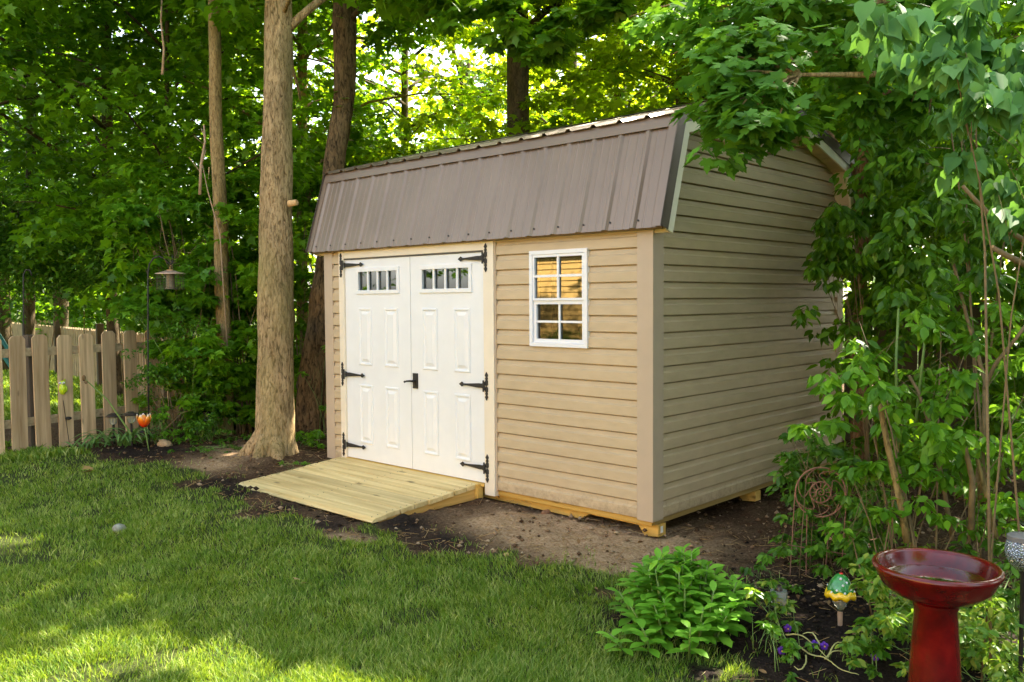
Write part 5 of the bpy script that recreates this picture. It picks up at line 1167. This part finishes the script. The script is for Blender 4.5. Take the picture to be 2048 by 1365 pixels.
# solar path lamps
def solar(u, v, h, label, r=.075):
    g_ = gnd(u, v); t = thing('solar_lamp', label, 'garden light', g_, 'solar path lamps')
    m_ = MB(); m_.lathe([(.004, -.05), (.010, 0), (.012, h-.10)], 10); m_.build('stake', blk, t, smooth=True)
    m_ = MB(); m_.lathe([(.022, h-.105), (.034, h-.095), (.042, h-.03), (.040, h-.022)], 18); m_.build('lens', MT['lens'], t, smooth=True)
    m_ = MB(); m_.lathe([(r, h-.022), (r*1.02, h-.017), (r*.62, h+.006), (r*.40, h+.010), (.004, h+.012)], 24); m_.build('cap', simple('lamp_cap', (.09, .07, .065), .25, .5, .1, 20), t, smooth=True)
    m_ = MB(); m_.box(-.022, -.022, h+.011, .022, .022, h+.0145); m_.build('solar_cell', MT['black'], t)
m, nt, b = newmat('lamp_lens'); b.inputs['Base Color'].default_value = (.75, .78, .7, 1); b.inputs['Roughness'].default_value = .15; b.inputs['Transmission Weight'].default_value = .7; b.inputs['IOR'].default_value = 1.3
MT['lens'] = m
solar(264, 896, .36, 'grey capped solar lamp just left of the orange tulip', .085)
solar(228, 888, .31, 'dark solar lamp left of the taller grey capped one', .08)
solar(413, 880, .30, 'brown capped solar lamp in the weeds left of the maple', .075)
solar(1557, 1262, .22, 'small dark lamp stake half hidden in the seedlings', .018)
# tulip ornament
tu = thing('tulip_ornament', 'orange and white glass tulip stake beside the hook pole', 'ornament', gnd(299, 903)); o = Vector(tu.location); dt_ = (o-CAM).dot(_F)
c = at(288, 843, dt_)-o
m, nt, b = newmat('tulip_glass'); v = N(nt, 'ShaderNodeTexCoord'); sx = N(nt, 'ShaderNodeSeparateXYZ'); nt.links.new(v.outputs['Generated'], sx.inputs[0])
nt.links.new(ramp(nt, sx.outputs[2], [(.1, (.75, .03, .005)), (.5, (.95, .18, .01)), (.8, (.95, .42, .05)), (.97, (.85, .8, .7))]), b.inputs['Base Color']); b.inputs['Roughness'].default_value = .15; b.inputs['Coat Weight'].default_value = .6
for k in range(5):
    a = k*2*PI/5+.3; d = Vector((math.cos(a), math.sin(a), 0)); s = Vector((-d.y, d.x, 0)); vs = []
    for i in range(8):
        t = i/7; w = .036*math.sin(PI*(.12+.86*t))**.8; cc = c+d*(.012+.048*math.sin(t*PI*.62)+.004*t)+Vector((0, 0, -.06+.135*t)); vs += [cc-s*w, cc+d*.008, cc+s*w]
    pm = MB().add(vs, [f for i in range(7) for f in ((i*3, i*3+1, i*3+4, i*3+3), (i*3+1, i*3+2, i*3+5, i*3+4))]); q = pm.build('petal', m, tu, smooth='full', fix=False)
    md = q.modifiers.new('solid', 'SOLIDIFY'); md.thickness = .003
m_ = MB(); m_.tube([Vector((0, 0, -.03)), at(293, 875, dt_)-o, c+Vector((0, 0, -.055))], .006, 8); m_.build('stem', GS, tu, smooth='full')
m_ = MB(); m_.ball(at(285, 864, dt_)-o, .028, 10, 7, (1, 1, .3)); m_.build('solar_panel', blk, tu, smooth='full')
# mushroom light
ms = thing('mushroom_light', 'green spotted mushroom garden light with a wavy yellow rim', 'garden light', gnd(1680, 1248)); o = Vector(ms.location); dm = (o-CAM).dot(_F)
px = dm/FPX; zt = (at(1683, 1145, dm)-o).z; zr = (at(1683, 1184, dm)-o).z; zf = (at(1683, 1212, dm)-o).z
gc = simple('green_glaze', (.035, .26, .05), .12, 0, .3, 30, coat=.8)
rd = 29*px
m_ = MB(); m_.lathe([(rd*.92, zr), (rd*.88, zr+(zt-zr)*.25), (rd*.66, zr+(zt-zr)*.6), (rd*.36, zr+(zt-zr)*.88), (rd*.08, zt)], 28); m_.build('cap', gc, ms, smooth='full')
m_ = MB(); m_.lathe([(rd*.5, zr-.020), (rd*.98, zr-.022), (rd*1.06, zr-.008), (rd*.93, zr+.014), (rd*.86, zr+.012)], 40, wav=lambda a, r, z: (.003*math.cos(a*8) if r > rd*.6 else 0, -.006*math.cos(a*8) if r > rd*.6 else 0)); m_.build('rim', simple('yellow_glaze', (.85, .55, .01), .15, 0, .1, 20, coat=.8), ms, smooth='full')
for (a, t) in ((-2.2, .25), (-1.6, .15), (-1.0, .3), (-1.7, .5), (-2.6, .12), (-.5, .12), (-1.2, .62), (.6, .3), (1.8, .4), (2.7, .3), (-1.9, .8)):
    rr_ = rd*(.92-.6*t**1.3); a2 = a+YAW; MB().ball((rr_*math.cos(a2), rr_*math.sin(a2), zr+(zt-zr)*t), .0065, 10, 6, (1, 1, 1)).build('spot', MT['vinylwhite'], ms, smooth='full')
MB().ball((rd*.05, 0, zt-.002), .011, 10, 6, (1, 1, .6)).build('knob', simple('red_glaze', (.6, .02, .01), .15, coat=.8), ms, smooth='full')
m_ = MB(); m_.lathe([(.013, zf-.025), (rd*.35, zf), (rd*.70, zr-.021)], 20); m_.build('lens', MT['lens'], ms, smooth='full')
m_ = MB(); m_.lathe([(.011, -.02), (.013, zf-.025)], 14); m_.build('stake', simple('tan_stake', (.45, .30, .20), .6, 0, .1, 30), ms, smooth=True)
# rusty spinner
sp0 = thing('rusty_spinner', 'rusty metal sun spiral on a wire trellis in the bramble', 'ornament', gnd(1640, 1150)); o = Vector(sp0.location); ds = (o-CAM).dot(_F)-.1; c = at(1641, 985, ds)-o
rust = simple('rust', (.28, .14, .09), .85, .2, .35, 50)
def S2(dx, dy, k=0): return c+_R*dx*ds/FPX+Vector((0, 0, 1))*dy*ds/FPX-_F*k
def circ(r, n=40, k=0): return [S2(r*math.cos(2*PI*i/n), r*math.sin(2*PI*i/n), k) for i in range(n+1)]
m_ = MB(); m_.tube(circ(50)[:27], .0048, 6); m_.tube(circ(50)[29:], .0048, 6); m_.tube(circ(21), .0045, 6)
for k in range(7):
    a = k*2*PI/7+.2; P = []
    for i in range(14):
        t = i/13; r_ = 22+27*t; aa = a+.55*math.sin(t*PI*1.15)*(1); P.append(S2(r_*math.cos(aa), r_*math.sin(aa)))
    m_.tube(P, .0028, 5)
m_.build('ring', rust, sp0)
m_ = MB(); 
for k in range(12):
    a = 2*PI*k/12; m_.tube([S2(10*math.cos(a), 10*math.sin(a), .004), S2(19*math.cos(a), 19*math.sin(a), .004)], .0032, 5)
m_.tube([S2((1+9*t)*math.cos(t*10), (1+9*t)*math.sin(t*10), .006) for t in [q/30 for q in range(31)]], .0036, 6)
m_.build('sun_spiral', rust, sp0)
m_ = MB()
for (a, b) in (((1590, 985), (1580, 1150)), ((1660, 1035), (1650, 1150)), ((1614, 1030), (1612, 1150)), ((1695, 970), (1682, 1150))): m_.tube([at(a[0], a[1], ds+.02)-o, at(b[0], b[1], ds+.02)-o], .003, 5)
m_.tube([at(1575, 1090, ds)-o, at(1700, 1110, ds)-o], .003, 5); m_.build('trellis', rust, sp0)
# bird bath
bbd = 3.02; bc = at(1873, 1133, bbd); gz0 = gz(bc.x, bc.y); bb0 = thing('bird_bath', 'deep red glazed ceramic bird bath with a wide bowl', 'bird bath', (bc.x, bc.y, gz0)); zr = bc.z-gz0; rb = .205
m, nt, b = newmat('red_glaze_ceramic'); pv = coords(nt); f = noise(nt, pv, 9, 5, .6); f2 = noise(nt, pv, 60, 3)
c1 = ramp(nt, f, [(.3, (.05, .001, .002)), (.55, (.125, .0015, .003)), (.75, (.20, .006, .005))]); c1 = mixc(nt, ramp(nt, f2, [(.62, (0, 0, 0)), (.8, (.4, .4, .4))]), c1, (.05, .004, .006))
nt.links.new(c1, b.inputs['Base Color']); b.inputs['Roughness'].default_value = .25; b.inputs['Specular IOR Level'].default_value = .3; b.inputs['Coat Weight'].default_value = .6; b.inputs['Coat Roughness'].default_value = .04; bump(nt, b, f, .12, .01)
red = m
m_ = MB(); m_.lathe([(.075, zr-.112), (.10, zr-.110), (.145, zr-.092), (.180, zr-.060), (rb-.010, zr-.026), (rb+.001, zr-.012), (rb+.003, zr), (rb-.004, zr+.008), (rb-.016, zr+.007), (rb-.022, zr-.004), (rb-.030, zr-.040), (.13, zr-.072), (.07, zr-.085), (.004, zr-.088)], 64); m_.build('bowl', red, bb0, smooth='full')
m_ = MB(); m_.lathe([(.122, -.02), (.120, .012), (.106, .03), (.098, .05), (.080, zr*.55), (.069, zr-.146), (.074, zr-.139), (.074, zr-.124), (.066, zr-.119), (.068, zr-.111)], 48); m_.build('pedestal', red, bb0, smooth=True)
m, nt, b = newmat('water'); nt.nodes.remove(b); out = nt.nodes['Material Output']; fr = N(nt, 'ShaderNodeFresnel'); fr.inputs[0].default_value = 1.14
tr = N(nt, 'ShaderNodeBsdfTransparent'); tr.inputs[0].default_value = (.32, .2, .15, 1); gl = N(nt, 'ShaderNodeBsdfGlossy'); gl.inputs['Roughness'].default_value = .05; mx = N(nt, 'ShaderNodeMixShader')
nt.links.new(fr.outputs[0], mx.inputs[0]); nt.links.new(tr.outputs[0], mx.inputs[1]); nt.links.new(gl.outputs[0], mx.inputs[2]); nt.links.new(mx.outputs[0], out.inputs[0])
m_ = MB(); m_.lathe([(.004, zr-.045), (rb-.032, zr-.045)], 48, cap=False); m_.build('water', m, bb0, smooth='full', fix=False)
# crackled globe at the right edge
gb0 = at(2046, 1104, 3.35); gt = thing('crackle_globe', 'silver crackled glass globe on a stake at the right edge', 'garden light', (gb0.x, gb0.y, gz(gb0.x, gb0.y))); zg = gb0.z-gt.location.z; rg_ = .060
m, nt, b = newmat('crackle_silver'); vo = N(nt, 'ShaderNodeTexVoronoi', feature='DISTANCE_TO_EDGE'); vo.inputs['Scale'].default_value = 110; nt.links.new(coords(nt), vo.inputs['Vector'])
nt.links.new(ramp(nt, vo.outputs['Distance'], [(.02, (.06, .06, .07)), (.12, (.55, .56, .6))]), b.inputs['Base Color']); b.inputs['Metallic'].default_value = .7; b.inputs['Roughness'].default_value = .25; bump(nt, b, vo.outputs['Distance'], .8, .01)
m_ = MB(); m_.lathe([(.022, zg-.072), (.045, zg-.05), (.060, zg-.02), (.064, zg+.005), (.060, zg+.03), (.054, zg+.045)], 32); m_.build('globe', m, gt, smooth='full')
m_ = MB(); m_.lathe([(.056, zg+.045), (.056, zg+.062), (.048, zg+.066), (.004, zg+.066)], 28); m_.build('cap', simple('grey_plastic', (.16, .15, .15), .5), gt, smooth=True)
m_ = MB(); m_.lathe([(.008, -.03), (.008, zg-.09), (.020, zg-.07)], 10); m_.build('stake', blk, gt, smooth=True)

# ================================================================== NEIGHBOUR'S HOUSE behind the camera (seen in the window reflection)
hs_ = simple('neighbour_siding', (.74, .47, .14), .6, 0, .05, 2)
nh = thing('neighbour_house', 'neighbouring house with yellow beige lap siding mirrored in the shed window', 'house', (-4.55, -13, -.3))
m_ = MB(); pr = []; z = 0
while z < 3.2: pr += [(1.5-.03, z), (1.5+.028, z+.010), (1.5+.004, z+.135)]; z += .14
m_.sheet(pr, -6.55, 9, 'x'); m_.build('wall', hs_, nh, fix=False)
m_ = MB(); m_.box(-6.54, -6, 0, 9, 1.49, 3.2); m_.build('side_wall', hs_, nh)
m_ = MB(); m_.box(-6.70, 1.40, 0, -6.55, 1.56, 3.2); m_.build('corner_trim', MT['vinylwhite'], nh)
m_ = MB(); m_.prism([(2.0, 3.2), (-2.2, 5.2), (-6.4, 3.2)], -7, 9.4, 'x'); m_.build('roof', MT['roofdark'], nh)
for j, (x, y, r, h, lab) in enumerate(((-9.2, -10.2, .9, 1.0, 'dark evergreen shrub mirrored at the right in the lower sash'), (-10.6, -10.4, .8, .8, 'dark evergreen shrub mirrored at the left in the lower sash'), (-7.8, -10.3, .8, .9, 'dark evergreen shrub by the neighbour wall'))):
    rg = np.random.default_rng(200+j); P, A, Nn, S = clumpleaves(rg, [((x, y, h*.45-.2), (r, r*.7, h*.62), 2600, .09)]); t = thing('foundation_shrub', lab, 'shrub', (x, y, -.25)); leaves('foliage', OVAL, P, A, Nn, S, MT['lf_dark'], t, (x, y, -.25))
for j, (x, y, h) in enumerate(((-16, -9, 7), (-20, -4, 8), (-14.5, -15, 8), (-25, -12, 9), (-18, 1.5, 8))):
    tree('yard_tree', 'yard tree behind the camera, %s' % ('nearest to the house corner', 'in the middle of the row', 'close beside the neighbour house', 'farthest back', 'level with the shed front')[j], 'tree', [Vector((x, y, -.3)), Vector((x, y, h*.5)), Vector((x, y, h))], [.2, .15, .05], MT['bark4'], MT['lf_mid'], 1.2, h, 2.8, 12, 120, 50, .18, 300+j, 'yard trees behind the camera', KITE, hole=False)

# unseen dense growth beyond the right edge, added to shade the gable wall
for j, (x, y, r, h, lab) in enumerate(((3.9, 1.0, 1.0, 3.4, 'tall thicket added for shade beyond the right edge beside the gable'), (3.4, 3.2, 1.1, 3.8, 'tall thicket added for shade right of the back corner of the shed'), (5.2, -.8, .9, 3.2, 'thicket added for shade at the right beyond the crackled globe'), (2.6, 5.2, 1.3, 4.0, 'thicket added for shade behind the back corner of the shed'))):
    rg = np.random.default_rng(400+j); P, A, Nn, S = clumpleaves(rg, [((x, y, h*.52-.1), (r, r, h*.52), 5200, .10)]); k = P[:, 2] > 0
    t = thing('thicket', lab, 'bush', (x, y, -.15)); leaves('foliage', OVAL, P[k], A[k], Nn[k], S[k], MT['lf_shrub'], t, (x, y, -.15))
    m_ = MB(); rr = random.Random(j)
    for q in range(9): m_.tube([(rr.uniform(-.2, .2), rr.uniform(-.2, .2), 0), (rr.uniform(-.5, .5)*r, rr.uniform(-.5, .5)*r, h*.5), (rr.uniform(-.8, .8)*r, rr.uniform(-.8, .8)*r, h*.85)], [.02, .014, .005], 6)
    m_.build('stems', ST, t)

for j, (x, y, h) in enumerate(((6.2, 3.6, 7.5), (8.2, -5.6, 7))):  # unseen trees, put in to cut the light on the gable wall
    tree('yard_tree', 'bushy tree added beyond the right edge to shade the gable, %s' % ('level with the back of the shed', 'nearest to the viewer')[j], 'tree', [Vector((x, y, -.3)), Vector((x, y, h*.5)), Vector((x, y, h))], [.2, .15, .05], MT['bark4'], MT['lf_mid'], .8, h, 2.2, 14, 190, 60, .18, 500+j, 'trees added for shade beyond the right edge', KITE)
